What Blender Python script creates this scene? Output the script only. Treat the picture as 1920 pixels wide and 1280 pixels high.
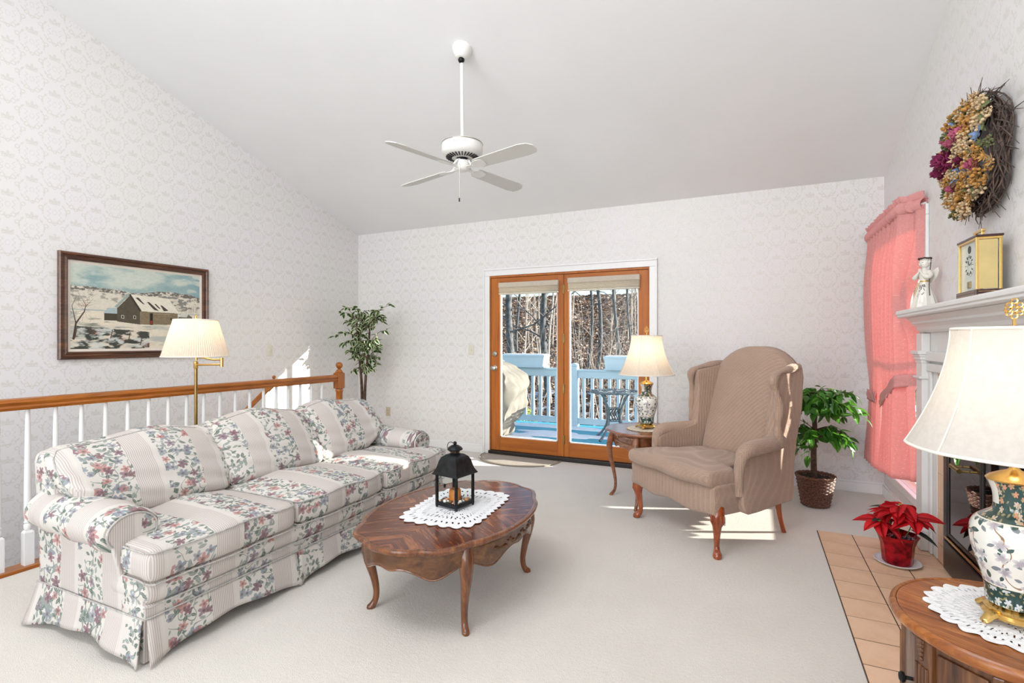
import bpy, bmesh, math, random
import numpy as np
from mathutils import Vector, Matrix, noise as mnoise
PI=math.pi
S=bpy.context.scene
for o in list(bpy.data.objects): bpy.data.objects.remove(o)
# ---------------------------------------------------------------- camera, sky, sun, exposure
FX=966.0; CAMZ=1.32; YAW=math.atan(452/FX)
cam=bpy.data.cameras.new('camera'); camo=bpy.data.objects.new('camera',cam); S.collection.objects.link(camo)
cam.sensor_width=36; cam.lens=FX/1920*36; cam.clip_start=.05; cam.clip_end=300
camo.location=(0,0,CAMZ); camo.rotation_euler=(PI/2,0,YAW)
S.camera=camo
w=bpy.data.worlds.new('sky'); S.world=w; w.use_nodes=True
wn=w.node_tree; bg=wn.nodes['Background']
sk=wn.nodes.new('ShaderNodeTexSky'); sk.sky_type='NISHITA'; sk.sun_disc=False
sk.sun_elevation=math.radians(24); sk.sun_rotation=math.radians(70); sk.air_density=1.0; sk.dust_density=.6; sk.ozone_density=1.2
wn.links.new(sk.outputs[0],bg.inputs[0]); bg.inputs[1].default_value=.20
sun=bpy.data.lights.new('sun','SUN'); sun.energy=10.0; sun.angle=math.radians(.6); sun.color=(1,.93,.83)
suno=bpy.data.objects.new('sun',sun); S.collection.objects.link(suno)
SUND=Vector((-1,-.40,-.30)).normalized()
suno.rotation_euler=SUND.to_track_quat('-Z','Y').to_euler()
def area(name,loc,tgt,sx,sy,e,col=(1,1,1)):
    l=bpy.data.lights.new(name,'AREA'); l.shape='RECTANGLE'; l.size=sx; l.size_y=sy; l.energy=e; l.color=col
    o=bpy.data.objects.new(name,l); S.collection.objects.link(o); o.location=loc
    o.rotation_euler=(Vector(tgt)-Vector(loc)).to_track_quat('-Z','Y').to_euler(); return o
# fill lights added out of view, along the rear wall and under the ceiling
area('window_daylight_left',(-2.6,-3.0,1.75),(-2.6,5,1.75),2.2,2.1,58,(.96,.98,1))
area('window_daylight_right',(.1,-3.0,1.75),(-.2,5,1.75),1.5,2.1,38,(.96,.98,1))
area('gable_window_daylight',(-1.6,-3.0,3.45),(-1.6,5,2.4),3.2,.7,24,(.95,.98,1))  # added high fill, brightens the room from behind
area('ceiling_fill_lamp',(-1.7,.3,4.05),(-1.4,4.0,0),2.6,1.2,52,(.96,.98,1))  # added fill with no fixture, lifts the far floor
S.view_settings.view_transform='Standard'; S.view_settings.look='None'; S.view_settings.gamma=1
S.view_settings.use_curve_mapping=False; S.view_settings.exposure=.60
rnd=random.Random(7)
# ---------------------------------------------------------------- node helpers
class V:
    def __init__(s,g,k): s.g=g; s.k=k
    def _b(s,op,o,r=False):
        return s.g.m(op,o,s) if r else s.g.m(op,s,o)
    def __add__(s,o): return s._b('ADD',o)
    def __radd__(s,o): return s._b('ADD',o)
    def __sub__(s,o): return s._b('SUBTRACT',o)
    def __rsub__(s,o): return s._b('SUBTRACT',o,True)
    def __mul__(s,o): return s._b('MULTIPLY',o)
    def __rmul__(s,o): return s._b('MULTIPLY',o)
    def __truediv__(s,o): return s._b('DIVIDE',o)
    def __lt__(s,o): return s._b('LESS_THAN',o)
    def __gt__(s,o): return s._b('GREATER_THAN',o)
class G:
    def __init__(s,name,rough=.6,metal=0,spec=.5):
        s.mat=bpy.data.materials.new(name); s.mat.use_nodes=True; s.nt=s.mat.node_tree
        s.b=s.nt.nodes['Principled BSDF']; s.b.inputs['Roughness'].default_value=rough
        s.b.inputs['Metallic'].default_value=metal; s.b.inputs['Specular IOR Level'].default_value=spec
    def n(s,t,**k):
        n=s.nt.nodes.new(t)
        for a,v in k.items(): setattr(n,a,v)
        return n
    def put(s,inp,v):
        if isinstance(v,V): s.nt.links.new(v.k,inp)
        elif isinstance(v,(tuple,list)): inp.default_value=(*v,1) if len(inp.default_value)==4 and len(v)==3 else v
        else: inp.default_value=v
    def m(s,op,*a):
        n=s.n('ShaderNodeMath',operation=op)
        for i,x in enumerate(a): s.put(n.inputs[i],x)
        return V(s,n.outputs[0])
    def coord(s,kind='Object'):
        n=s.n('ShaderNodeTexCoord'); sp=s.n('ShaderNodeSeparateXYZ'); s.nt.links.new(n.outputs[kind],sp.inputs[0])
        return [V(s,sp.outputs[i]) for i in range(3)]
    def vec(s,x,y,z=0):
        n=s.n('ShaderNodeCombineXYZ')
        for i,q in enumerate((x,y,z)): s.put(n.inputs[i],q)
        return V(s,n.outputs[0])
    def noise(s,vec,scale,detail=3,rough=.55,col=False,dist=0):
        n=s.n('ShaderNodeTexNoise'); s.put(n.inputs['Vector'],vec); n.inputs['Scale'].default_value=scale
        n.inputs['Detail'].default_value=detail; n.inputs['Roughness'].default_value=rough; n.inputs['Distortion'].default_value=dist
        return V(s,n.outputs[1 if col else 0])
    def mix(s,f,a,b,blend='MIX'):
        n=s.n('ShaderNodeMix',data_type='RGBA',blend_type=blend); s.put(n.inputs[0],f); s.put(n.inputs[6],a); s.put(n.inputs[7],b)
        return V(s,n.outputs[2])
    def ramp(s,f,stops):
        n=s.n('ShaderNodeValToRGB'); s.put(n.inputs[0],f); e=n.color_ramp.elements
        while len(e)<len(stops): e.new(.5)
        for q,(p,c) in zip(e,stops): q.position=p; q.color=(*c,1)
        return V(s,n.outputs[0])
    def sm(s,x,a,b):
        n=s.n('ShaderNodeMapRange',interpolation_type='SMOOTHSTEP'); s.put(n.inputs[0],x)
        n.inputs[1].default_value=a; n.inputs[2].default_value=b; n.inputs[3].default_value=0; n.inputs[4].default_value=1
        return V(s,n.outputs[0])
    def base(s,c): s.put(s.b.inputs['Base Color'],c); return s
    def rough(s,c): s.put(s.b.inputs['Roughness'],c); return s
    def bump(s,h,d=.002,st=1.0):
        n=s.n('ShaderNodeBump'); s.put(n.inputs['Height'],h); n.inputs['Distance'].default_value=d; n.inputs['Strength'].default_value=st
        s.nt.links.new(n.outputs[0],s.b.inputs['Normal']); return s
def modf(g,x,p): return g.m('FLOORED_MODULO',x,p)
def ab(g,x): return g.m('ABSOLUTE',x)
def mx(g,a,b): return g.m('MAXIMUM',a,b)
def mn(g,a,b): return g.m('MINIMUM',a,b)
def plain(name,col,rough=.5,metal=0,var=.04,scale=14,bump=0,spec=.5,**kw):
    g=G(name,rough,metal,spec); c=g.n('ShaderNodeTexCoord'); v=V(g,c.outputs['Object'])
    nz=g.noise(v,scale); d=tuple(max(0,q*(1-var*2.2)) for q in col); l=tuple(min(1,q*(1+var)) for q in col)
    g.base(g.ramp(nz,[(.3,d),(.7,l)]))
    if bump: g.bump(g.noise(v,scale*6,2),bump)
    for k,x in kw.items(): g.b.inputs[k.replace('_',' ')].default_value=x
    return g.mat
def cells(g,u,v,s,seed=0.,rand=.85):
    us=u*s+seed*1.37; vs=v*s+seed
    n=g.n('ShaderNodeTexVoronoi',voronoi_dimensions='2D'); n.inputs['Scale'].default_value=1; n.inputs['Randomness'].default_value=rand
    g.put(n.inputs['Vector'],g.vec(us,vs)); sp=g.n('ShaderNodeSeparateXYZ'); g.nt.links.new(n.outputs['Position'],sp.inputs[0])
    sc=g.n('ShaderNodeSeparateColor'); g.nt.links.new(n.outputs['Color'],sc.inputs[0])
    return us-V(g,sp.outputs[0]), vs-V(g,sp.outputs[1]), V(g,sc.outputs[0]),V(g,sc.outputs[1]),V(g,sc.outputs[2])
def flowers(g,u,v,s,seed=0.,pres=.5,size=.34,pet=2.5):
    lx,ly,r,gg,b=cells(g,u,v,s,seed)
    rad=g.m('SQRT',lx*lx+ly*ly); th=g.m('ARCTAN2',ly,lx)+r*6.28
    c=ab(g,g.m('COSINE',th*pet)); lim=(c*.62+.38)*size
    return (rad<lim)*(gg<pres), b, rad/size
def leaves(g,u,v,s,seed=0.,pres=.8,ln=.42,wd=.17):
    lx,ly,r,gg,b=cells(g,u,v,s,seed)
    a=r*6.28; c=g.m('COSINE',a); sn=g.m('SINE',a)
    x=lx*c+ly*sn; y=ly*c-lx*sn
    return (ab(g,y)<(1-(x/ln)*(x/ln))*wd)*(gg<pres), b, y
def vines(g,u,v,s,w=.012,seed=0.):
    n=g.noise(g.vec(u+seed,v,seed),s,1); return ab(g,n-.5)<w
# ---------------------------------------------------------------- materials
def wallpaper(name,axis):
    g=G(name,.5,0,.5); x,y,z=g.coord(); p=(x if axis=='x' else y)-.06+ (0 if axis=='x' else .03); q=z+.02
    W=.272
    d=g.noise(g.vec(p,q),34,2)-.5
    def motif(dx,dy):
        a=(modf(g,p+dx,W)/W-.5); a=ab(g,a+d*.02); b=modf(g,q+dy,W)/W-.5+d*.03
        # crown of leaves
        cy=b-.27; r=g.m('SQRT',a*a+cy*cy); th=g.m('ARCTAN2',a,cy)
        crown=(r<(ab(g,g.m('COSINE',th*3.2))*.12+.04))*(cy>-.03)
        # oval garland
        ex=a/.27; ey=(b-.02)/.30; rr=g.m('SQRT',ex*ex+ey*ey); ph=g.m('ARCTAN2',ex,ey)
        wv=ab(g,g.m('SINE',ph*9))*.085+.012
        ring=(ab(g,rr-1)<wv)*(ab(g,g.m('SINE',ph*4.5+.6))>.34)
        # inner scrolls
        sc=(ab(g,a-.125-g.m('SINE',b*46)*.028)<.011)*(ab(g,b)<.17)
        r2=g.m('SQRT',(a-.115)*(a-.115)+(b+.235)*(b+.235)); c2=ab(g,r2-.05)<.012
        r3=g.m('SQRT',a*a+(b+.30)*(b+.30)); c3=ab(g,r3-.035)<.013
        r4=g.m('SQRT',(a-.31)*(a-.31)+(b-.10)*(b-.10)); c4=ab(g,r4-.045)<.014
        r5=g.m('SQRT',a*a*1.6+(b-.02)*(b-.02)); bud=(ab(g,r5-.05-ab(g,g.m('SINE',g.m('ARCTAN2',a,b)*5))*.02)<.008)
        o=mx(g,mx(g,crown,ring),mx(g,sc,mx(g,c2,mx(g,c3,mx(g,c4,bud)))))
        return o
    mt=mx(g,motif(0.,0.),motif(W/2,W/2))
    patch=g.noise(g.vec(p,q),90,2); mt=mt*g.sm(patch,.30,.48)
    tone=g.mix(g.sm(g.noise(g.vec(x,y,z),1.3,1),.35,.65),(.765,.755,.74),(.78,.755,.765))
    g.base(g.mix(mt,tone,(.685,.662,.632))); g.rough(.58-mt*.30)
    g.bump(g.noise(g.vec(x,y,z),230,2)*.5+g.noise(g.vec(x,y,z),70,2)*.6+mt*.3,.0006,.8)
    return g.mat
wp_x=wallpaper('damask_wallpaper_back','x'); wp_y=wallpaper('damask_wallpaper_side','y')
def mat_carpet():
    g=G('cream_carpet',.95,0,.1); x,y,z=g.coord(); v=g.vec(x,y,z)
    n1=g.noise(v,1.6,4,.6); n2=g.noise(v,240,2,.7)
    g.base(g.mix(g.sm(n2,.3,.7)*.45,g.ramp(n1,[(.3,(.69,.645,.585)),(.7,(.765,.72,.66))]),(.60,.555,.50)))
    g.bump(n2*.6+g.noise(v,60,2)*.5,.006,.8); g.b.inputs['Sheen Weight'].default_value=.2; return g.mat
carpet=mat_carpet()
ceil_m=plain('ceiling_paint',(.86,.87,.88),.85,var=.008,scale=2)
white_trim=plain('white_trim_paint',(.83,.83,.83),.35,var=.01,scale=4)
mantel_m=plain('mantel_white_paint',(.76,.745,.73),.35,var=.01,scale=4)
def mat_wood(name,c0,c1,c2,scale=1.,rough=.3,axis='y',mode=None,coat=.3,bumpd=.0004):
    g=G(name,rough,0,.5); x,y,z=g.coord()
    if mode=='match':
        a=ab(g,x); b=ab(g,y); t=(a*.8-b)*1.; s2=a+b*.8
        v=g.vec(t*14,s2*1.6,z*3)
    elif mode=='radial':
        v=g.vec((x*.6+y)*9,(x-y*.6)*1.3,z*3)
    elif axis=='x': v=g.vec(x*1.2,y*14,z*14)
    elif axis=='y': v=g.vec(x*14,y*1.2,z*14)
    else: v=g.vec(x*14,y*14,z*1.2)
    n=g.noise(v,2.0*scale,4,.6,dist=.8); n2=g.noise(v,9*scale,3,.6)
    f=n*.75+n2*.25
    g.base(g.ramp(f,[(.34,c0),(.5,c1),(.66,c2)])); g.bump(n2,bumpd,.5)
    g.b.inputs['Coat Weight'].default_value=coat; g.b.inputs['Coat Roughness'].default_value=.12
    return g.mat
oak=mat_wood('golden_oak',(.21,.056,.004),(.37,.108,.008),(.47,.16,.017),axis='y',coat=.15)
oak_v=mat_wood('golden_oak_upright',(.21,.056,.004),(.37,.108,.008),(.47,.16,.017),axis='z',coat=.15)
fir=mat_wood('orange_fir_door',(.33,.085,.006),(.44,.125,.009),(.50,.16,.016),scale=.5,axis='z',rough=.5,coat=0)
fir_h=mat_wood('orange_fir_rail',(.33,.085,.006),(.44,.125,.009),(.50,.16,.016),scale=.5,axis='x',rough=.5,coat=0)
walnut_top=mat_wood('matched_walnut_veneer',(.04,.009,.004),(.12,.028,.010),(.34,.115,.04),scale=.8,rough=.2,mode='match',coat=.22)
walnut_top.node_tree.nodes['Principled BSDF'].inputs['Specular IOR Level'].default_value=.35
walnut=mat_wood('walnut_edge',(.08,.022,.006),(.17,.052,.014),(.28,.10,.03),axis='z',rough=.25,coat=.5)
walnut_dk=mat_wood('walnut_apron',(.05,.016,.005),(.11,.04,.012),(.22,.09,.027),axis='x',scale=.6,rough=.3,coat=.4)
cherry=mat_wood('cherry_chair_leg',(.16,.025,.008),(.30,.06,.015),(.40,.10,.025),axis='z',rough=.22,coat=.6)
sidewood=mat_wood('side_table_wood',(.13,.038,.015),(.25,.085,.035),(.36,.14,.06),axis='x',rough=.28,coat=.5)
pecan=mat_wood('pecan_cabinet_top',(.12,.028,.005),(.29,.085,.014),(.46,.18,.045),scale=1.6,rough=.32,mode='radial',coat=.2)
pecan_v=mat_wood('pecan_cabinet_body',(.04,.014,.006),(.12,.042,.014),(.22,.09,.03),scale=1.1,rough=.35,axis='z')
framewood=mat_wood('picture_frame_walnut',(.035,.012,.006),(.085,.03,.013),(.16,.06,.022),axis='y',rough=.35)
brass=plain('polished_brass',(.72,.47,.16),.22,1,var=.03)
brass_dk=plain('antique_brass',(.36,.24,.09),.3,1,var=.08)
black_metal=plain('black_lantern_metal',(.018,.019,.02),.42,.6,var=.3,scale=30)
black_ins=plain('black_fireplace_metal',(.012,.011,.012),.3,.3,var=.2)
fan_white=plain('fan_white_enamel',(.80,.79,.76),.3,var=.01)
fan_blade=plain('fan_blade_white',(.66,.655,.62),.45,var=.01)
nickel=plain('satin_nickel',(.45,.42,.37),.3,1)
dark_rubber=plain('dark_bronze_threshold',(.02,.015,.013),.5)
ivory=plain('ivory_plate',(.70,.66,.56),.4,var=.01)
gold_pl=plain('beige_outlet',(.55,.47,.33),.4,var=.01)
def mat_glass(name,rough=0.,tint=(1,1,1),alpha=.12):
    m=bpy.data.materials.new(name); m.use_nodes=True; nt=m.node_tree; nt.nodes.clear()
    o=nt.nodes.new('ShaderNodeOutputMaterial'); t=nt.nodes.new('ShaderNodeBsdfTransparent'); t.inputs[0].default_value=(*tint,1)
    gl=nt.nodes.new('ShaderNodeBsdfGlossy'); gl.inputs['Roughness'].default_value=rough
    fr=nt.nodes.new('ShaderNodeFresnel'); fr.inputs[0].default_value=1.45
    mixn=nt.nodes.new('ShaderNodeMixShader'); ml=nt.nodes.new('ShaderNodeMath'); ml.operation='MULTIPLY'; ml.inputs[1].default_value=alpha*6
    ge=nt.nodes.new('ShaderNodeNewGeometry'); inv=nt.nodes.new('ShaderNodeMath'); inv.operation='SUBTRACT'; inv.inputs[0].default_value=1; nt.links.new(ge.outputs['Backfacing'],inv.inputs[1]); m2=nt.nodes.new('ShaderNodeMath'); m2.operation='MULTIPLY'
    nt.links.new(fr.outputs[0],ml.inputs[0]); nt.links.new(ml.outputs[0],m2.inputs[0]); nt.links.new(inv.outputs[0],m2.inputs[1]); nt.links.new(m2.outputs[0],mixn.inputs[0]); nt.links.new(t.outputs[0],mixn.inputs[1]); nt.links.new(gl.outputs[0],mixn.inputs[2])
    nt.links.new(mixn.outputs[0],o.inputs[0]); return m
glass=mat_glass('clear_pane_glass',0,(.97,.985,.98),.045)
glass_dark=mat_glass('smoked_fireplace_glass',0.02,(.10,.10,.11),.35)
def mat_cloth(name,col,trans=.35,rough=.9,ribs=None,dots=False,col2=None):
    g=G(name,rough,0,.1); nt=g.nt; x,y,z=g.coord()
    c=col
    nz=g.noise(g.vec(x,y,z),60,3)
    cc=g.mix(g.sm(nz,.3,.7),tuple(q*.93 for q in col),col)
    if dots:
        u,v,_=g.coord('UV'); dd=(g.m('SQRT',(modf(g,u,.03)-.015)*(modf(g,u,.03)-.015)+(modf(g,v,.03)-.015)*(modf(g,v,.03)-.015))<.0021)
        cc=g.mix(dd*.8,cc,col2); g.bump(dd*1.+nz*.4,.002)
        ln=g.m('SINE',v*900)
    g.base(cc)
    if trans:
        tr=g.n('ShaderNodeBsdfTranslucent'); g.put(tr.inputs[0],cc); ms=g.n('ShaderNodeMixShader'); ms.inputs[0].default_value=trans
        out=nt.nodes['Material Output']; nt.links.new(g.b.outputs[0],ms.inputs[1]); nt.links.new(tr.outputs[0],ms.inputs[2]); nt.links.new(ms.outputs[0],out.inputs[0])
    return g.mat
shade_m=mat_cloth('ivory_silk_shade',(.78,.70,.60),.4)
shade_w=mat_cloth('white_silk_shade',(.68,.65,.61),.33)
shade_trim=plain('shade_trim_braid',(.80,.76,.69),.8,var=.02)
pleat_m=mat_cloth('pleated_shade_fabric',(.86,.80,.70),.45)
pink=mat_cloth('pink_dotted_swiss',(.84,.40,.38),.24,dots=True,col2=(.95,.68,.66))
pink_d=mat_cloth('pink_header_fabric',(.80,.37,.36),.14)
lace=plain('white_crochet_cotton',(.84,.84,.85),.9,var=.03,scale=90,bump=.0012)
lace_b=plain('ecru_crochet_cotton',(.72,.63,.50),.9,var=.03,scale=90,bump=.0012)
cover_m=plain('grill_cover_canvas',(.20,.185,.155),.85,var=.06,scale=5)
mat_m=plain('beige_coir_mat',(.44,.39,.33),.95,var=.06,scale=120,bump=.003)
def mat_sofa():
    g=G('floral_stripe_upholstery',.9,0,.15); u,v,_=g.coord('UV'); P=.335
    f=modf(g,u+g.noise(g.vec(u,v),5,1)*.015,P)/P
    wob=(g.noise(g.vec(u,v),9,2)-.5)*.10
    ff=f+wob
    band=(ff>.04)*(ff<.62)
    stz=(f>.62)*(f<.95)
    st=(g.m('SINE',u*2*PI/.0088)>.15)*stz
    st2=(g.m('SINE',u*2*PI/.0044)>.3)*(f<.14)
    wv=g.noise(g.vec(u,v),500,1)
    c=g.mix(wv*.35,(.66,.625,.575),(.60,.565,.525))
    c=g.mix((f>.62)*(f<.98)*.3,c,(.60,.53,.50)); c=g.mix(st*.62,c,(.40,.33,.31)); c=g.mix(st2*.22,c,(.5,.45,.43))
    vn=vines(g,u,v,8.5,.010)*band; c=g.mix(vn*.8,c,(.20,.24,.22))
    for s,sd,pr in ((28,3.3,.52),(23,9.1,.46),(36,15.7,.38)):
        m,b,yy=leaves(g,u,v,s,sd,pr,.46,.20); cc=g.mix(b>.5,(.115,.155,.125),(.27,.305,.28)); cc=g.mix((ab(g,yy)<.02)*.6,cc,(.5,.55,.52))
        c=g.mix(m*band*.88,c,cc)
    for s,sd,pr,sz in ((14.5,21.2,.34,.42),(18,33.3,.26,.42)):
        m,b,rr=flowers(g,u,v,s,sd,pr,sz); cc=g.ramp(b,[(.0,(.50,.25,.23)),(.24,(.48,.26,.25)),(.32,(.21,.125,.15)),(.6,(.30,.18,.21)),(.7,(.25,.28,.32)),(1,(.34,.36,.39))])
        cc=g.mix(g.sm(rr,.0,.45),(.16,.10,.10),cc); c=g.mix(m*band*.9,c,cc)
    g.base(c); g.bump(wv+g.noise(g.vec(u,v),14,2)*2.0,.0015,.6); return g.mat
sofa_m=mat_sofa()
piping_m=plain('upholstery_piping',(.48,.455,.43),.85,var=.12,scale=70)
def mat_waffle():
    g=G('taupe_waffle_slipcover',.95,0,.1); x,y,z=g.coord()
    a=g.m('SINE',(x+y*.3)*2*PI/.0105); b=g.m('SINE',z*2*PI/.0105); c2=g.m('SINE',(y-x*.3)*2*PI/.0105)
    h=mx(g,mx(g,a,b),c2); n=g.noise(g.vec(x,y,z),7,3)
    g.base(g.mix(g.sm(h,.2,1.)*.55,g.ramp(n,[(.3,(.345,.225,.165)),(.7,(.385,.258,.192))]),(.46,.325,.25))); g.bump(h,.002,.7)
    g.b.inputs['Sheen Weight'].default_value=.25; return g.mat
waffle=mat_waffle()
def mat_tile():
    g=G('terracotta_beige_tile',.38,0,.5); x,y,z=g.coord(); n=g.noise(g.vec(x,y,z),7,4,.6); n2=g.noise(g.vec(x+3,y,z),2.3,2)
    g.base(g.ramp(n*.7+n2*.3,[(.3,(.68,.42,.26)),(.52,(.80,.54,.365)),(.72,(.85,.61,.44))])); g.bump(n,.0006); return g.mat
tile_m=mat_tile(); grout=plain('dark_grout',(.09,.05,.035),.9)
def mat_vase():
    g=G('famille_noire_porcelain',.12,0,.6); u,v,_=g.coord('UV')
    # u = arc length around, v = height above the foot
    white=(.78,.76,.70); green=(.012,.055,.05)
    body=(v>.055)*(v<.222)
    c=g.mix(body,green,white)
    br=vines(g,u,v,11,.010,2.)*body; c=g.mix(br,c,(.30,.17,.09))
    for s,sd in ((36,1.3),(50,5.1)):
        m,b,yy=leaves(g,u,v,s,sd,.42,.44,.22); cc=g.mix(b>.45,(.04,.09,.08),(.20,.23,.25)); c=g.mix(m*body,c,cc)
    m,b,rr=flowers(g,u,v,27,12.5,.6,.42); c=g.mix(m*body*.9,c,g.mix(g.sm(rr,.2,.9),(.36,.32,.36),(.60,.57,.58)))
    foot=v<.05; m2,b2,rr2=flowers(g,u,v,40,3.5,.75,.42); c=g.mix(m2*foot,c,(.55,.58,.58))
    sh=(v>.226); m3,b3,rr3=flowers(g,u,v,44,8.5,.7,.42); c=g.mix(m3*sh,c,g.mix(b3>.5,(.62,.30,.16),(.58,.46,.36)))
    m4,b4,y4=leaves(g,u,v,70,4.4,.6,.44,.2); c=g.mix(m4*(1-body)*.7,c,(.38,.32,.16))
    pan=(v>.262)*(modf(g,u,.157)<.052); c=g.mix(pan,c,white)
    ln=mx(g,ab(g,v-.055)<.0014,ab(g,v-.222)<.0014); c=g.mix(ln,c,(.75,.72,.62))
    g.base(c); g.b.inputs['Coat Weight'].default_value=.6; return g.mat
vase_m=mat_vase()
def mat_leaf(name,c0,c1,edge=None,rough=.3,tr=.25):
    g=G(name,rough,0,.5); n=g.n('ShaderNodeObjectInfo'); r=V(g,n.outputs['Random']); c=g.mix(r,c0,c1)
    if edge:
        u,v,_=g.coord('UV'); e=(v>.62); c=g.mix(e,c,edge)
    g.base(c); t=g.n('ShaderNodeBsdfTranslucent'); g.put(t.inputs[0],g.mix(.5,c,(.25,.55,.06)) if not name.startswith('red') else c); ms=g.n('ShaderNodeMixShader'); ms.inputs[0].default_value=tr
    g.nt.links.new(g.b.outputs[0],ms.inputs[1]); g.nt.links.new(t.outputs[0],ms.inputs[2]); g.nt.links.new(ms.outputs[0],g.nt.nodes['Material Output'].inputs[0]); return g.mat
leaf_g=mat_leaf('green_ficus_leaf',(.018,.09,.015),(.09,.33,.03)); leaf_v=mat_leaf('variegated_ficus_leaf',(.012,.04,.014),(.045,.10,.025),edge=(.62,.66,.42),tr=.15)
leaf_r=mat_leaf('red_poinsettia_bract',(.55,.005,.012),(.75,.01,.02),rough=.6); leaf_d=plain('dark_poinsettia_leaf',(.012,.02,.018),.6)
bark=plain('brown_bark',(.10,.055,.035),.85,var=.25,scale=40,bump=.003)
# ---------------------------------------------------------------- mesh helpers
class B:
    def __init__(s): s.v=[]; s.f=[]
    def add(s,vs,fs):
        o=len(s.v); s.v+= [tuple(p) for p in vs]; s.f+=[tuple(i+o for i in f) for f in fs]; return s
    def box(s,x0,x1,y0,y1,z0,z1):
        return s.add([(x,y,z) for x in (x0,x1) for y in (y0,y1) for z in (z0,z1)],[(0,1,3,2),(4,6,7,5),(0,4,5,1),(2,3,7,6),(0,2,6,4),(1,5,7,3)])
    def tube(s,pts,r,seg=8,closed=False,sx=1.0):
        P=[Vector(p) for p in pts]; n=len(P); R=r if isinstance(r,(list,tuple)) else [r]*n
        vs=[]; up=None
        for i in range(n):
            if closed: t=P[(i+1)%n]-P[i-1]
            else: t=P[min(i+1,n-1)]-P[max(i-1,0)]
            if t.length<1e-9: t=Vector((0,0,1))
            t.normalize()
            if up is None:
                up=Vector((0,0,1)) if abs(t.z)<.9 else Vector((1,0,0))
            a=t.cross(up); 
            if a.length<1e-6: a=t.cross(Vector((0,1,0)))
            a.normalize(); b=a.cross(t); up=b
            for k in range(seg):
                q=2*PI*k/seg; vs.append(P[i]+(a*math.cos(q)*sx+b*math.sin(q))*R[i])
        fs=[]
        for i in range(n if closed else n-1):
            j=(i+1)%n
            for k in range(seg): l=(k+1)%seg; fs.append((i*seg+k,i*seg+l,j*seg+l,j*seg+k))
        if not closed: fs.append(tuple(range(seg))[::-1]); fs.append(tuple((n-1)*seg+k for k in range(seg)))
        return s.add(vs,fs)
    def lathe(s,prof,seg=24,c=(0,0),fn=None,cap=True):
        vs=[]
        for i,(r,z) in enumerate(prof):
            for k in range(seg):
                a=2*PI*k/seg; rr=r*(fn(a,i) if fn else 1); vs.append((c[0]+rr*math.cos(a),c[1]+rr*math.sin(a),z))
        fs=[(i*seg+k,i*seg+(k+1)%seg,(i+1)*seg+(k+1)%seg,(i+1)*seg+k) for i in range(len(prof)-1) for k in range(seg)]
        if cap: fs.append(tuple(range(seg))[::-1]); fs.append(tuple((len(prof)-1)*seg+k for k in range(seg)))
        return s.add(vs,fs)
    def prism(s,poly,z0,z1,axis='z'):
        n=len(poly)
        def mp(p,z): return (p[0],p[1],z) if axis=='z' else ((z,p[0],p[1]) if axis=='x' else (p[0],z,p[1]))
        return s.add([mp(p,z0) for p in poly]+[mp(p,z1) for p in poly],[tuple(range(n))[::-1],tuple(range(n,2*n))]+[(i,(i+1)%n,(i+1)%n+n,i+n) for i in range(n)])
    def grid(s,fn,nu,nv,cu=False,cv=False):
        vs=[fn(i/nu,j/nv) for i in range(nu+(0 if cu else 1)) for j in range(nv+(0 if cv else 1))]
        mu=nu if cu else nu+1; mv=nv if cv else nv+1
        return s.add(vs,[(i*mv+j,((i+1)%mu)*mv+j,((i+1)%mu)*mv+(j+1)%mv,i*mv+(j+1)%mv) for i in range(nu) for j in range(nv)])
    def ball(s,c,r,seg=12,sz=1.0,rings=7):
        return s.lathe([(max(1e-4,r*math.sin(PI*i/rings)),c[2]-r*sz*math.cos(PI*i/rings)) for i in range(rings+1)],seg,(c[0],c[1]))
    def rbox(s,x0,x1,y0,y1,z0,z1,r=.02,n=(8,8,8),warp=None):
        C=Vector(((x0+x1)/2,(y0+y1)/2,(z0+z1)/2)); H=Vector(((x1-x0)/2,(y1-y0)/2,(z1-z0)/2)); r=min(r,*(q*.98 for q in H))
        def ticks(h,m):
            e=[h-r*q for q in (0,.18,.5,1)]; inner=[-(h-r)+2*(h-r)*i/m for i in range(1,m)]
            return [-q for q in e]+inner+e[::-1]
        T=[ticks(H[i],n[i]) for i in range(3)]
        for ax in range(3):
            a,b=[i for i in range(3) if i!=ax]
            for sg in (-1,1):
                vs=[]
                for p in T[a]:
                    for q in T[b]:
                        v=Vector((0,0,0)); v[ax]=sg*H[ax]; v[a]=p; v[b]=q
                        inn=Vector([max(-(H[i]-r),min(H[i]-r,v[i])) for i in range(3)]); d=v-inn
                        if d.length>0: v=inn+d.normalized()*r
                        v=v+C; vs.append(tuple(warp(*v)) if warp else tuple(v))
                A=len(T[a]); Bn=len(T[b]); fl=(sg>0)^(ax==1)
                fs=[]
                for i in range(A-1):
                    for j in range(Bn-1):
                        f=(i*Bn+j,(i+1)*Bn+j,(i+1)*Bn+j+1,i*Bn+j+1); fs.append(f if fl else f[::-1])
                s.add(vs,fs)
        s.weld=True
        return s
    def obj(s,name,mat,parent=None,w=True,smooth=True,bevel=0,solid=0,uv=None,label=None,sub=0,weld=False,bseg=2,kind=None,calc=True):
        off=Vector((0,0,0))
        if parent is not None and w:
            q=parent
            while q.parent: q=q.parent
            off=q.location
        me=bpy.data.meshes.new(name); me.from_pydata([tuple(Vector(p)-off) for p in s.v] if off.length else s.v,[],s.f)
        if weld or getattr(s,'weld',False) or calc:
            bm=bmesh.new(); bm.from_mesh(me)
            if weld or getattr(s,'weld',False): bmesh.ops.remove_doubles(bm,verts=bm.verts,dist=1e-5)
            if calc: bmesh.ops.recalc_face_normals(bm,faces=bm.faces)
            bm.to_mesh(me); bm.free()
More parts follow.
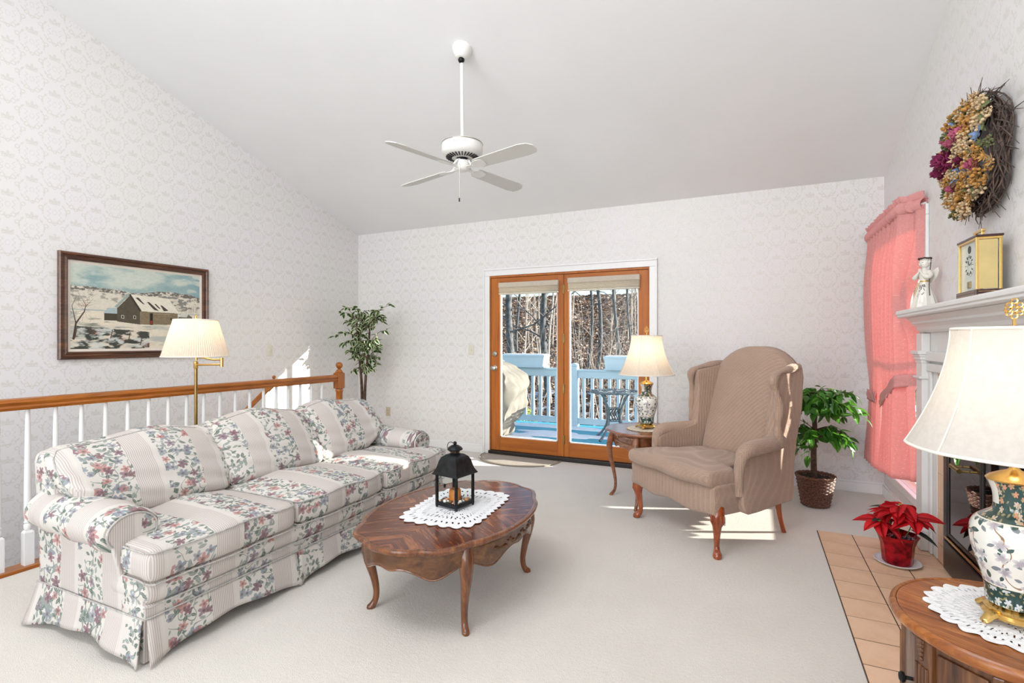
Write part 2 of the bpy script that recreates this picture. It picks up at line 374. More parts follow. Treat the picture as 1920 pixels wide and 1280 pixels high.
        if uv:
            L=me.uv_layers.new(name='uv')
            for p in me.polygons:
                for li in p.loop_indices:
                    co=me.vertices[me.loops[li].vertex_index].co+off; L.data[li].uv=uv(co,p)
        me.materials.append(mat); o=bpy.data.objects.new(name,me); S.collection.objects.link(o)
        if smooth:
            me.shade_smooth() if not bevel else me.shade_smooth()
            if not getattr(s,'weld',False) or bevel:
                try: me.set_sharp_from_angle(angle=math.radians(38))
                except Exception: pass
        if bevel:
            m=o.modifiers.new('bevel','BEVEL'); m.width=bevel; m.segments=bseg; m.limit_method='ANGLE'; m.angle_limit=math.radians(35); m.harden_normals=False
        if solid: m=o.modifiers.new('solid','SOLIDIFY'); m.thickness=solid; m.offset=0
        if sub: m=o.modifiers.new('sub','SUBSURF'); m.levels=sub; m.render_levels=sub
        if parent is not None: o.parent=parent
        if label: o['label']=label
        if kind: o['kind']=kind
        return o
def thing(name,label,cat,loc=(0,0,0),rz=0,group=None):
    o=bpy.data.objects.new(name,None); S.collection.objects.link(o); o.location=loc; o.rotation_euler=(0,0,rz); o.empty_display_size=.1
    o['label']=label; o['category']=cat
    if group: o['group']=group
    return o
def tag(o,label,cat,group=None):
    o['label']=label; o['category']=cat
    if group: o['group']=group
    return o
def st(o,label=None):
    o['kind']='structure'
    if label: o['label']=label
    return o
def inst(me,name,parent,M):
    o=bpy.data.objects.new(name,me); S.collection.objects.link(o); o.parent=parent; o.matrix_local=M; return o
def sst(x,a,b):
    t=max(0,min(1,(x-a)/(b-a))); return t*t*(3-2*t)
def lerp(a,b,t): return a+(b-a)*t
def curve(P,n=6):
    out=[]; P=[Vector(p) for p in P]
    for i in range(len(P)-1):
        p0=P[max(i-1,0)]; p1=P[i]; p2=P[i+1]; p3=P[min(i+2,len(P)-1)]
        for k in range(n):
            t=k/n; out.append(.5*((2*p1)+(p2-p0)*t+(2*p0-5*p1+4*p2-p3)*t*t+(3*p1-3*p2+p3-p0)*t**3))
    out.append(P[-1]); return out
def interp(T,x):
    if x<=T[0][0]: return T[0][1]
    for (a,b),(c,d) in zip(T,T[1:]):
        if x<=c: return lerp(b,d,sst(x,a,c))
    return T[-1][1]
# ================================================================ THE ROOM
YB=5.391; XL=-4.80; XR=1.026; YN=-3.2; ZC=2.745; SL=.333; YR=-1.2
def zc(y): return ZC+SL*(YB-y) if y>=YR else ZC+SL*(YB-YR)-SL*(YR-y)
# floor
b=B(); b.box(-3.90,XR+.02,YN,YB+.16,-.12,0); b.box(XL-.02,-3.90,4.10,YB+.16,-.12,0); b.box(XL-.02,-3.9,YN,-.6,-.12,0)
floor=st(b.obj('floor',carpet,smooth=False,label='cream cut-pile carpet over the whole living room'))
b=B(); b.box(XL-.02,XR,YN,YB,-2.9,-2.75); st(b.obj('floor',carpet,smooth=False,label='lower floor at the foot of the stairs'))
# stair well skins below the floor
b=B(); b.box(-3.90,-3.84,YN,4.16,-2.75,-.12); b.box(XL,-3.9,4.10,4.16,-2.75,-.12); st(b.obj('wall_stairwell',wp_y,smooth=False))
# walls
def wallprof(name,x0,x1,holes,mat):   # side walls, in the y/z plane, with rectangular holes
    b=B(); ys=sorted({YN,YR,YB+.15,*[h[0] for h in holes],*[h[1] for h in holes]})
    for a,c in zip(ys,ys[1:]):
        hs=[h for h in holes if h[0]<=a and h[1]>=c]
        segs=[(-2.75 if x1<-1 else -.12,None)]
        if hs: segs=[(-.12,hs[0][2]),(hs[0][3],None)]
        for lo,hi in segs:
            t0,t1=(zc(min(a,YB)),zc(min(c,YB))) if hi is None else (hi,hi)
            t0+=.05 if hi is None else 0; t1+=.05 if hi is None else 0
            b.add([(x,y,z) for x in (x0,x1) for y,z in ((a,lo),(c,lo),(c,t1),(a,t0))],[(0,1,2,3),(7,6,5,4),(0,4,5,1),(1,5,6,2),(2,6,7,3),(3,7,4,0)])
    return st(b.obj(name,mat,smooth=False))
wallprof('wall_left',XL-.15,XL,[],wp_y)
WY0,WY1,WZ0,WZ1=4.19,5.16,.26,2.14
wallprof('wall_right',XR,XR+.15,[(WY0,WY1,WZ0,WZ1)],wp_y)
DX0,DX1,DZ=-2.82,-.95,2.10
b=B(); b.box(XL,DX0,YB,YB+.06,-.12,2.82); b.box(DX1,XR,YB,YB+.06,-.12,2.82); b.box(DX0,DX1,YB,YB+.06,DZ,2.82)
st(b.obj('wall_back',wp_x,smooth=False))
# wall behind the camera with window openings
b=B(); NW=[(-3.75,-1.45,.65,2.8),(-.7,.85,.65,2.8)]
b.box(XL,-3.75,YN-.15,YN,-.12,2.85); b.box(-1.45,-.7,YN-.15,YN,-.12,2.85); b.box(.85,XR,YN-.15,YN,-.12,2.85)
for q in NW: b.box(q[0],q[1],YN-.15,YN,-.12,q[2])
b.box(XL,-3.3,YN-.15,YN,2.8,4.4); b.box(.1,XR,YN-.15,YN,2.8,4.4); b.box(-3.3,.1,YN-.15,YN,2.8,3.1); b.box(-3.3,.1,YN-.15,YN,3.8,4.4)
st(b.obj('wall_near',wp_x,smooth=False))
# ceiling
b=B()
for a,c in ((YR,YB+.15),(YN-.15,YR)):
    b.add([(x,y,zc(min(y,YB+.15))+d) for x in (XL-.15,XR+.15) for y in (a,c) for d in (0,.12)],[(0,1,3,2),(4,6,7,5),(0,4,5,1),(2,3,7,6),(0,2,6,4),(1,5,7,3)])
st(b.obj('ceiling',ceil_m,smooth=False))
# baseboards
def board(name,x0,x1,y0,y1,label):
    b=B(); b.box(x0,x1,y0,y1,0,.085); t=.006
    if x1-x0>y1-y0: b.box(x0,x1,y0+t,y1,.085,.102)
    elif name.endswith('right'): b.box(x0+t,x1,y0,y1,.085,.102)
    else: b.box(x0,x1-t,y0,y1,.085,.102)
    return st(b.obj(name,white_trim,smooth=False,bevel=.003,label=label))
board('baseboard_back',XL,-2.895,YB-.018,YB,'white baseboard left of the glass doors')
board('baseboard_back',-.88,XR,YB-.018,YB,'white baseboard right of the glass doors')
board('baseboard_right',XR-.018,XR,4.15,YB-.018,'white baseboard under the curtained window')
board('baseboard_left',XL,XL+.018,4.16,YB-.018,'white baseboard behind the corner tree')
b=B(); b.box(-3.905,-3.79,-.6,4.16,-.14,.018); b.box(XL,-3.9,4.05,4.165,-.14,.018)
st(b.obj('trim_1',oak,smooth=False,bevel=.006,label='golden oak nosing along the edge of the stairwell'))
# door casing
b=B(); cw=.078
for (x0,x1,z0,z1) in ((DX0-cw+.01,DX0+.012,0,2.0875),(DX1-.012,DX1+cw-.01,0,2.0875),(DX0-cw+.01,DX1+cw-.01,2.088,2.172)):
    b.box(x0,x1,YB-.018,YB-.0005,z0,z1)
    if x1-x0<.2:
        o=x0 if x0<-2 else x1-.02; b.box(o+.0005,o+.0195,YB-.030,YB-.0185,z0+.001,2.150)
    else: b.box(x0+.0005,x1-.0005,YB-.030,YB-.0185,z1-.021,z1-.001)
st(b.obj('trim_2',white_trim,smooth=False,bevel=.004,label='white casing around the glass doors'))
b=B(); b.box(DX0+.001,DX0+.022,YB-.004,YB+.059,0.046,2.066); b.box(DX1-.022,DX1-.001,YB-.004,YB+.059,.046,2.066); b.box(DX0+.001,DX1-.001,YB-.004,YB+.059,2.066,2.099)
jamb=st(b.obj('trim_3',fir,smooth=False,label='orange wood jamb of the glass doors'))
b=B(); b.box(DX0,DX1,YB-.03,YB+.20,.0,.045); st(b.obj('trim_4',dark_rubber,smooth=False,bevel=.006,label='dark bronze threshold of the glass doors'))
# doors
def door(name,x0,x1,gx0,gx1,label,handle):
    z0,z1=.05,2.062; gz0,gz1=.204,1.96; y0,y1=YB+.005,YB+.05
    b=B(); b.box(x0,gx0,y0,y1,z0,z1); d=st(b.obj(name,fir,smooth=False,bevel=.003,label=label))
    b=B(); b.box(gx1,x1,y0,y1,z0,z1); b.obj('stile',fir,d,smooth=False,bevel=.003)
    b=B(); b.box(gx0,gx1,y0,y1,z0,gz0); b.obj('bottom_rail',fir_h,d,smooth=False,bevel=.003)
    b=B(); b.box(gx0,gx1,y0,y1,gz1,z1); b.obj('top_rail',fir_h,d,smooth=False,bevel=.003)
    b=B()
    for q in ((gx0,gx0+.012,gz0,gz1),(gx1-.012,gx1,gz0,gz1),(gx0,gx1,gz0,gz0+.010),(gx0,gx1,gz1-.01,gz1)): b.box(q[0],q[1],y0+.008,y1-.008,q[2],q[3])
    b.obj('glazing_bead',white_trim,d,smooth=False)
    b=B(); b.box(gx0+.004,gx1-.004,y0+.020,y0+.026,gz0+.004,gz1-.004); b.obj('pane',glass,d,smooth=False)
    return d
d1=door('door_1',-2.798,-1.895,-2.679,-1.968,'left glass door with brass-toned knob and deadbolt',1)
d2=door('door_2',-1.890,-.974,-1.832,-1.076,'right glass door behind the side table lamp',0)
for nm,z,prof in (('deadbolt',1.175,[(.033,0),(.033,.010),(.028,.016),(.013,.018),(.012,.030),(.002,.031)]),('door_knob',1.01,[(.033,0),(.033,.008),(.014,.012),(.012,.035),(.024,.045),(.029,.060),(.022,.074),(.002,.078)])):
    b=B(); b.lathe(prof,20); b.v=[(x-2.745,YB+.005-zz,y+z) for x,y,zz in b.v]; b.obj(nm,nickel,d1)
b=B()
for z in (1.175,1.01): b.box(-2.803,-2.795,YB-.003,YB+.02,z-.03,z+.03)
b.obj('strike_plate',brass_dk,d1,smooth=False)
for z in (1.90,1.355,.80,.235):
    b=B(); b.tube([(-1.892,YB-.004,z-.05),(-1.892,YB-.004,z+.05)],.009,8); b.box(-1.906,-1.878,YB-.001,YB+.006,z-.045,z+.045); b.obj('hinge',brass_dk,d1,smooth=False)
# cellular shades drawn up
for x0,x1,z0,z1,lab in ((-2.672,-1.943,1.862,1.998,'cream pleated shade drawn up on the left glass door'),(-1.832,-1.056,1.868,2.012,'cream pleated shade drawn up on the right glass door')):
    t=thing('pleated_shade',lab,'shade',((x0+x1)/2,YB-.03,z0))
    b=B(); b.box(x0,x1,YB-.055,YB+.004,z1-.055,z1); b.obj('head_rail',pleat_m,t,smooth=False,bevel=.004)
    b=B(); prof=[]; n=7
    for i in range(n*2+1): prof.append((YB-(.050 if i%2 else .042),z1-.056-(z1-.062-z0-.016)*i/(n*2)))
    poly=prof+[(YB+.002,prof[-1][1]),(YB+.002,prof[0][1])]
    b.prism(poly,x0+.004,x1-.004,'x'); b.obj('pleat_stack',pleat_m,t,smooth=False)
    b=B(); b.box(x0+.002,x1-.002,YB-.05,YB+.003,z0,z0+.016); b.obj('bottom_rail',pleat_m,t,smooth=False,bevel=.003)
# window in the right wall
b=B(); j=.025
for y0,y1,z0,z1 in ((WY0,WY0+j,WZ0,WZ1),(WY1-j,WY1,WZ0,WZ1),(WY0,WY1,WZ0,WZ0+j),(WY0,WY1,WZ1-j,WZ1)): b.box(XR+.05,XR+.13,y0,y1,z0,z1)
win=st(b.obj('window_1',white_trim,smooth=False,label='tall white window behind the pink curtains'))
b=B(); b.box(XR+.07,XR+.10,WY0+j,WY1-j,1.19,1.23); b.box(XR+.07,XR+.10,WY0+j,WY0+j+.02,WZ0+j,WZ1-j); b.obj('sash',white_trim,win,smooth=False)
b=B(); b.box(XR+.082,XR+.088,WY0+j,WY1-j,WZ0+j,WZ1-j); b.obj('pane',glass,win,smooth=False)
b=B(); cw=.07
for y0,y1,z0,z1 in ((WY0-.055,WY0,WZ0,WZ1),(WY1,WY1+cw,WZ0,WZ1),(WY0-.055,WY1+cw,WZ1+.0005,WZ1+cw),(WY0-.055,WY1+cw,WZ0-.075,WZ0-.0205)): b.box(XR-.018,XR-.0005,y0,y1,z0,z1)
b.box(XR-.035,XR-.0005,WY0-.065,WY1+cw+.01,WZ0-.02,WZ0-.0005)
st(b.obj('trim_5',white_trim,smooth=False,bevel=.004,label='white casing and sill of the curtained window'))
# windows behind the camera
for i,(x0,x1,z0,z1) in enumerate(NW+[(-3.3,.1,3.1,3.8)]):
    b=B()
    for q in ((x0,x0+.05,z0,z1),(x1-.05,x1,z0,z1),(x0,x1,z0,z0+.05),(x0,x1,z1-.05,z1),((x0+x1)/2-.02,(x0+x1)/2+.02,z0,z1)): b.box(q[0],q[1],YN-.12,YN-.06,q[2],q[3])
    st(b.obj('window_%d'%(i+2),white_trim,smooth=False,label=['wide window behind the camera, left','window behind the camera, right','high gable window behind the camera'][i]))
# stairs going down along the left wall
b=B(); tr=thing('staircase','carpeted stairs going down beside the left wall, behind the railing','stairs',(-4.35,4.0,0))
for k in range(13):
    y1=4.10-.26*k; b=B(); b.box(XL+.004,-3.91,y1-.27,y1-.002,-.20*(k+1)-.12,-.20*(k+1)); b.obj('stair_tread',carpet,tr,smooth=False,bevel=.01)
# ---------------------------------------------------------------- railing
rl=thing('stair_railing','golden oak handrail on white turned balusters along the stairwell behind the sofa','railing',(-3.846,2.3,0))
zr=.985
b=B(); prof=[(-.030,-.055),(.030,-.055),(.034,-.040),(.026,-.028),(.033,-.010),(.026,.008),(0,.014),(-.026,.008),(-.033,-.010),(-.026,-.028),(-.034,-.040)]
P=[]; 
b.grid(lambda s,t:(lambda i:(-3.846+prof[i%11][0],lerp(.3,4.0,s),zr-.015*s+prof[i%11][1]))(int(round(t*11))),2,11,False,True)
b.obj('handrail',oak,rl)
def baluster_mesh():
    b=B(); h=.93; q=.0225
    b.prism([(-q,-q),(q,-q),(q,q),(-q,q)],0.0,.19); 
    b.add([(-q,-q,.19),(q,-q,.19),(q,q,.19),(-q,q,.19),(-.014,-.014,.203),(.014,-.014,.203),(.014,.014,.203),(-.014,.014,.203)],[(0,1,5,4),(1,2,6,5),(2,3,7,6),(3,0,4,7)])
    b.lathe([(.015,.203),(.0185,.215),(.0185,.235),(.014,.242),(.019,.250),(.014,.258),(.0185,.30),(.018,.40),(.0135,.75),(.0105,h)],12); return b
bm0=None
for k in range(-8,18):
    y=1.53+.1335*k
    M=Matrix.Translation((0,y-2.3,.016))
    if bm0 is None:
        o=baluster_mesh().obj('baluster',white_trim,rl,w=False); bm0=o.data; o.matrix_local=M
    else: inst(bm0,'baluster',rl,M)
b=B(); y=4.035; X=-3.846
b.lathe([(.050,.0),(.050,.02),(.034,.06),(.036,.30),(.040,.50),(.034,.62),(.042,.67),(.034,.69),(.036,.80),(.043,.815),(.038,.835)],20,(X,y)); b.obj('newel_shaft',oak_v,rl)
b=B(); b.box(X-.043,X+.043,y-.043,y+.043,.838,1.00); b.obj('newel_block',oak_v,rl,smooth=False,bevel=.01)
b=B(); b.lathe([(.040,1.0),(.042,1.008),(.030,1.018),(.026,1.03),(.014,1.035),(.016,1.042),(.030,1.052),(.036,1.072),(.033,1.09),(.022,1.104),(.002,1.110)],20,(X,y)); b.obj('newel_ball',oak_v,rl)
# wall handrail of the stairs
hr=thing('wall_handrail','slanting oak handrail fixed to the left wall above the stairs, seen through the balusters','handrail',(-4.72,3.7,.7))
b=B(); b.tube([(-4.72,1.6,-.97),(-4.72,3.93,.835)],.026,10); b.obj('rail',oak,hr)
b=B(); b.tube([(-4.72,3.90,.80),(-4.72,3.96,.845),(-4.76,3.99,.86)],.026,8); b.ball((-4.745,4.0,.93),.02); b.tube([(-4.745,4.0,.86),(-4.745,4.0,.93)],.013,8); b.obj('rail_end',oak,hr)
for yy in (2.2,3.3):
    b=B(); z=-.97+(yy-1.6)*.7747; b.tube([(-4.72,yy,z-.02),(-4.72,yy,z-.06),(-4.80,yy,z-.07)],.007,6); b.obj('bracket',brass_dk,hr)
# ---------------------------------------------------------------- plates
def plate(name,label,cat,loc,n,mat,kind):
    t=thing(name,label,cat,loc,n)   # faces local -y
    b=B(); b.rbox(-.036,.036,-.006,0,-.058,.058,.004,(1,1,1)); b.obj('cover_plate',mat,t,w=False)
    if kind=='switch': b=B(); b.box(-.006,.006,-.014,-.005,-.012,.012); b.obj('toggle',mat,t,w=False,smooth=False,bevel=.002)
    else:
        for z in (-.02,.02):
            b=B(); b.v=[]; b.rbox(-.016,.016,-.008,-.004,z-.013,z+.013,.006,(1,1,1)); b.obj('receptacle',mat,t,w=False)
            b=B(); b.box(-.007,-.005,-.0085,-.0079,z-.004,z+.006); b.box(.005,.007,-.0085,-.0079,z-.004,z+.006); b.obj('slot',dark_rubber,t,w=False,smooth=False)
    return t
plate('light_switch','ivory light switch on the back wall left of the glass doors','switch',(-3.059,YB,1.218),0,ivory,'switch')
plate('light_switch','white light switch on the left wall right of the floor lamp shade','switch',(XL,3.986,1.221),PI/2,ivory,'switch')
plate('wall_outlet','beige outlet low on the back wall beside the sofa end','outlet',(-4.30,YB,.41),0,gold_pl,'outlet')
plate('wall_outlet','beige outlet behind the wing chair beside the potted tree','outlet',(.335,YB,.338),0,gold_pl,'outlet')
# ---------------------------------------------------------------- ceiling fan
fx,fy=-1.924,3.256; fz=zc(fy)
fan=thing('ceiling_fan','white four-blade ceiling fan on a long downrod from the sloped ceiling','ceiling fan',(fx,fy,fz))
b=B(); 
b.lathe([(.070,.015),(.075,.0),(.074,-.012),(.066,-.03),(.055,-.055),(.034,-.078),(.026,-.082)],28)
Mr=Matrix.Rotation(-math.atan(SL)*.9,4,'X'); b.v=[tuple(Mr@Vector(p)+Vector((fx,fy,fz))) for p in b.v]; b.obj('canopy',fan_white,fan)
b=B(); b.ball((fx,fy-.015,fz-.088),.024); b.obj('hanger_ball',black_metal,fan)
b=B(); b.tube([(fx,fy-.01,fz-.09),(fx,fy,2.78)],.0125,14); b.obj('downrod',fan_white,fan)
zm=2.655
b=B(); b.lathe([(.03,zm+.128),(.10,zm+.125),(.140,zm+.113),(.150,zm+.100),(.150,zm+.050),(.142,zm+.030),(.118,zm+.012),(.062,zm),(.03,zm)],40,(fx,fy)); b.obj('motor_housing',fan_white,fan)
b=B(); b.lathe([(.1515,zm+.099),(.1525,zm+.103),(.1495,zm+.107)],40,(fx,fy),cap=False); b.obj('trim_band',nickel,fan)
vb=B()
for k in range(30):
    a=2*PI*k/30; c,s=math.cos(a),math.sin(a)
    p=[(r,z) for r,z in ((.078,zm+.001),(.120,zm+.0105),(.120,zm+.006),(.078,zm-.003))]
    w2=.0042
    vb.add([(fx+c*r-s*d,fy+s*r+c*d,z) for d in (-w2,w2) for r,z in p],[(0,1,2,3),(7,6,5,4),(0,4,5,1),(1,5,6,2),(2,6,7,3),(3,7,4,0)])
vb.obj('vent_slots',black_metal,fan,smooth=False,kind='stuff')
b=B(); b.lathe([(.045,zm),(.045,zm-.02)],24,(fx,fy)); b.obj('hub',black_metal,fan)
b=B(); b.lathe([(.045,zm-.018),(.056,zm-.022),(.058,zm-.055),(.052,zm-.078),(.036,zm-.092),(.004,zm-.098)],28,(fx,fy)); b.obj('switch_housing',fan_white,fan)
b=B(); b.tube([(fx+.008,fy-.05,zm-.045),(fx+.012,fy-.062,zm-.06),(fx+.012,fy-.062,2.345)],.0014,6); b.obj('pull_chain',nickel,fan)
b=B(); b.tube([(fx+.012,fy-.062,2.350),(fx+.012,fy-.062,2.325)],.005,8); b.obj('chain_knob',black_metal,fan)
zb=2.590
def blade():
    b=B(); P=[(.135,-.045),(.16,-.055),(.57,-.068),(.635,-.055),(.665,-.020),(.665,.025),(.64,.058),(.57,.068),(.16,.055),(.135,.045)]
    b.prism(P,-.003,.003); return b
bl=None
for k in range(4):
    a=math.radians(-15+90*k); M=Matrix.Translation((0,0,zb-fz))@Matrix.Rotation(a,4,'Z')@Matrix.Rotation(math.radians(.6),4,'Y')@Matrix.Rotation(math.radians(-13),4,'X')
    if bl is None:
        o=blade().obj('blade',fan_blade,fan,w=False,smooth=False,bevel=.001); bl=o.data; o.matrix_local=M
        i_=B(); i_.prism([(.05,-.014),(.10,-.012),(.125,-.038),(.17,-.046),(.215,-.035),(.225,0),(.215,.035),(.17,.046),(.125,.038),(.10,.012),(.05,.014)],-.008,-.0035); i_.tube([(.035,0,.052),(.06,0,.040),(.085,0,.006),(.12,0,-.006)],.009,6)
        q=i_.obj('blade_iron',fan_white,fan,w=False,smooth=False,bevel=.001); ir=q.data; q.matrix_local=M
    else: inst(bl,'blade',fan,M); inst(ir,'blade_iron',fan,M)
# ================================================================ OUTSIDE
DZK=-.14
deckm=G('teal_painted_deck',.5); x_,y_,z_=deckm.coord(); deckm.base(deckm.ramp(deckm.noise(deckm.vec(x_*1.,y_*3,z_),2.2,3),[(.35,(.03,.30,.44)),(.65,(.08,.44,.56))])); deckm=deckm.mat
railm=plain('pale_blue_deck_paint',(.50,.66,.74),.5,var=.02,scale=5)
snow=plain('old_snow',(.86,.89,.95),.8,var=.03,scale=4,bump=.02)
metal_t=plain('weathered_cast_aluminium',(.13,.155,.17),.5,.5,var=.2,scale=30)
dk=thing('deck','teal painted wooden deck outside the glass doors','deck',(-2.5,7,DZK))
pb=None
for k in range(21):
    y=YB+.16+.15*k
    if pb is None: b=B(); b.box(-8.5,1.6,y,y+.143,DZK-.03,DZK); o=b.obj('deck_plank',deckm,dk,smooth=False,bevel=.004,bseg=1); pb=o.data
    else: inst(pb,'deck_plank',dk,Matrix.Translation((0,.15*k,0)))
b=B(); b.box(-8.5,1.6,YB+.2,8.62,-.9,DZK-.04); b.obj('deck_skirt',railm,dk,smooth=False)
# snow patches lying on the deck
def patch(cx,cy,rx,ry,z,seed,n=40,th=.015):
    R=random.Random(seed); ph=[R.uniform(0,6.3) for _ in range(4)]
    def rr(a): return 1+.22*math.sin(3*a+ph[0])+.14*math.sin(5*a+ph[1])+.08*math.sin(9*a+ph[2])
    b=B(); rings=[(1,0),(.93,.6),(.7,1),(.3,1.05),(.01,1.05)]
    b.grid(lambda s,t:(lambda q:(cx+rx*q[0]*rr(t*2*PI)*math.cos(t*2*PI),cy+ry*q[0]*rr(t*2*PI)*math.sin(t*2*PI),z+th*q[1]))(rings[int(round(s*4))]),4,n,False,True)
    return b
for i,(cx,cy,rx,ry,lab) in enumerate([(-3.0,6.75,.85,.62,'broad patch of snow on the deck outside the left door'),(-2.75,7.62,.75,.26,'snow patch on the deck in front of the railing post'),(-3.3,8.30,1.3,.16,'strip of snow along the foot of the deck railing'),(-2.05,6.35,.50,.40,'snow patch on the deck outside the right door'),(-1.45,6.15,.6,.28,'snow patch on the deck near the iron table foot'),(-1.2,8.25,1.05,.20,'snow along the railing behind the iron table')]):
    tag(patch(cx,cy,rx,ry,DZK,i+3).obj('snow_patch',snow),lab,'snow')
# deck railing
YR_=8.5
def deckrail(x0,x1,zt,label,posts):
    t=thing('deck_railing',label,'railing',((x0+x1)/2,YR_,DZK))
    b=B(); b.box(x0,x1,YR_-.045,YR_+.045,zt-.035,zt); b.obj('cap_rail',railm,t,smooth=False,bevel=.006)
    b=B(); b.box(x0,x1,YR_-.02,YR_+.02,zt-.15,zt-.035); b.obj('top_rail',railm,t,smooth=False,bevel=.004)
    b=B(); b.box(x0,x1,YR_-.02,YR_+.02,DZK+.045,DZK+.15); b.obj('bottom_rail',railm,t,smooth=False,bevel=.004)
    for p in posts:
        b=B(); b.box(p-.065,p+.065,YR_-.065,YR_+.065,DZK,zt+.05); b.prism([(p-.065,zt+.05),(p+.065,zt+.05),(p+.055,zt+.085),(p+.02,zt+.105),(p-.02,zt+.105),(p-.055,zt+.085)],YR_-.065,YR_+.065,'y'); b.obj('post',railm,t,smooth=False,bevel=.008)
    n=int((x1-x0-.07)/.148); m0=None
    for k in range(n):
        x=x0+.10+.148*k
        if m0 is None: b=B(); b.box(x-.024,x+.024,YR_-.02,YR_+.02,DZK+.145,zt-.14); o=b.obj('baluster',railm,t,smooth=False); m0=o.data
        else: inst(m0,'baluster',t,Matrix.Translation((.148*k,0,0)))
    return t
deckrail(-8.4,-2.85,.86,'pale blue deck railing left of the round-topped post',[-5.6])
deckrail(-2.72,1.5,.845,'pale blue deck railing with the round-topped post, behind the iron table',[-2.785])
for x0,x1,z0,lab in ((-4.12,-3.30,.862,'pale blue planter box on the railing outside the left door'),(-2.24,-1.42,.847,'pale blue planter box on the railing behind the table lamp')):
    t=thing('planter_box',lab,'planter',((x0+x1)/2,YR_,z0))
    z1=z0+.235
    b=B(); b.add([(x,y,z) for (dx,z) in ((.03,z0),(.0,z1-.04)) for x,y in ((x0+dx,YR_-.13),(x1-dx,YR_-.13),(x1-dx,YR_+.13),(x0+dx,YR_+.13))],[(3,2,1,0),(4,5,6,7),(0,1,5,4),(1,2,6,5),(2,3,7,6),(3,0,4,7)]); b.obj('box_body',railm,t,smooth=False,bevel=.004)
    b=B(); b.box(x0-.012,x1+.012,YR_-.145,YR_+.145,z1-.045,z1-.012); b.obj('rim',railm,t,smooth=False,bevel=.004)
    b=B(); b.box(x0,x1,YR_-.14,YR_+.14,z0,z0+.028); b.obj('foot_moulding',railm,t,smooth=False,bevel=.004)
    b=B(); b.rbox(x0+.01,x1-.01,YR_-.12,YR_+.12,z1-.05,z1+.004,.02,(6,2,1)); b.obj('snow_cap',snow,t)
# covered grill
gr=thing('covered_grill','beige canvas-covered grill on the deck outside the left door','grill',(-3.72,7.0,DZK))
wt=[(-.14,.30),(.05,.38),(.18,.50),(.40,.58),(.61,.60),(.77,.50),(.92,.32),(1.04,.12)]
def gw(x,y,z):
    u=(x+3.72)/.62; v=(y-7.0)/.34; ww=interp(wt,z)
    k=.030*math.sin(9*u+6*z)+.025*math.sin(14*v+5*u-9*z)+.02*math.sin(23*u-13*z+2*v)
    return (-3.72+u*ww+k*(1 if abs(u)<.98 else 1.4),7.0+v*(.34*(.62+.38*ww/.62))+k,z+.02*math.sin(7*u))
b=B(); b.rbox(-4.34,-3.10,6.66,7.34,-.13,1.04,.07,(22,12,26),gw); b.obj('canvas_cover',cover_m,gr)
b=B(); b.tube([(-4.0,6.68,-.11),(-3.72,6.66,-.10),(-3.45,6.68,-.11)],.012,6); b.obj('hem_cord',cover_m,gr)
# iron bistro table
bx,by=-1.88,7.62
bt=thing('bistro_table','grey cast metal round bistro table on the snowy deck','table',(bx,by,DZK))
zt=.585
b=B(); b.lathe([(.352,zt-.03),(.372,zt-.02),(.375,zt-.004),(.362,zt),(.335,zt-.004),(.335,zt-.02),(.352,zt-.03)],40,(bx,by),cap=False)
for r in (.05,.115,.18,.245,.30): b.tube([(bx+r*math.cos(a),by+r*math.sin(a),zt-.008) for a in [2*PI*i/32 for i in range(32)]],.006,6,True)
for k in range(24):
    a=2*PI*k/24; b.tube([(bx+r*math.cos(a+q),by+r*math.sin(a+q),zt-.008) for r,q in ((.05,0),(.115,.18),(.18,0),(.245,.13),(.34,0))],.007,6)
b.obj('lattice_top',metal_t,bt)
for k in range(4):
    a=PI/4+.35+PI/2*k; c,s=math.cos(a),math.sin(a)
    P=curve([(bx+c*r,by+s*r,z) for r,z in ((.27,zt-.02),(.20,.46),(.135,.33),(.12,.20),(.15,.06),(.24,-.06),(.33,DZK+.012))],4)
    b=B(); b.tube(P,.018,8); b.obj('leg',metal_t,bt)
for k in range(4):
    a0=PI/4+.35+PI/2*k; a1=a0+PI/2; p=Vector((bx+.11*math.cos(a0),by+.11*math.sin(a0),0)); q=Vector((bx+.11*math.cos(a1),by+.11*math.sin(a1),0)); b=B()
    for z in (.14,.32): b.tube([p+Vector((0,0,z)),q+Vector((0,0,z))],.008,6)
    for t_ in (.25,.5,.75):
        m=p.lerp(q,t_); b.tube([m+Vector((.02*math.cos(w_*.7),.02*math.sin(w_*.7),.14+.18*w_/8)) for w_ in range(9)],.008,5)
    b.obj('side_panel',metal_t,bt)
# ground and hillside
def hz(x,y):
    z=-.95 if y<12.5 else -.95+(y-12.5)*.245
    z=min(z,-.95+22.5*.245+ (y-35)*.02) if y>35 else z
    return z+.35*mnoise.noise(Vector((x*.12,y*.12,0)))*sst(y,10,16)+.08*mnoise.noise(Vector((x*.9,y*.9,3)))
hm=G('leaf_litter_ground',.95,0,.1); x_,y_,z_=hm.coord(); v_=hm.vec(x_,y_,z_)
n1=hm.noise(v_,3.2,6,.75); n2=hm.noise(v_,.35,3)
hc=hm.ramp(n1,[(.30,(.07,.05,.045)),(.45,(.19,.13,.10)),(.58,(.34,.24,.17)),(.72,(.55,.46,.38))])
sn=hm.sm(hm.noise(hm.vec(x_*.5+9,y_*1.6,z_),1.1,4),.52,.56)*(y_<15.5)
hc=hm.mix(hm.sm(n2,.45,.62)*.5,hc,(.40,.27,.20)); hc=hm.mix((y_<13.2)*.6,hc,(.13,.13,.07)); hm.base(hm.mix(sn,hc,(.82,.86,.93))); hm.bump(n1,.12); hm=hm.mat
b=B(); b.grid(lambda s,t:(lambda x,y:(x,y,hz(x,y)))(lerp(-34,18,s),lerp(8.3,52,t)),90,90)
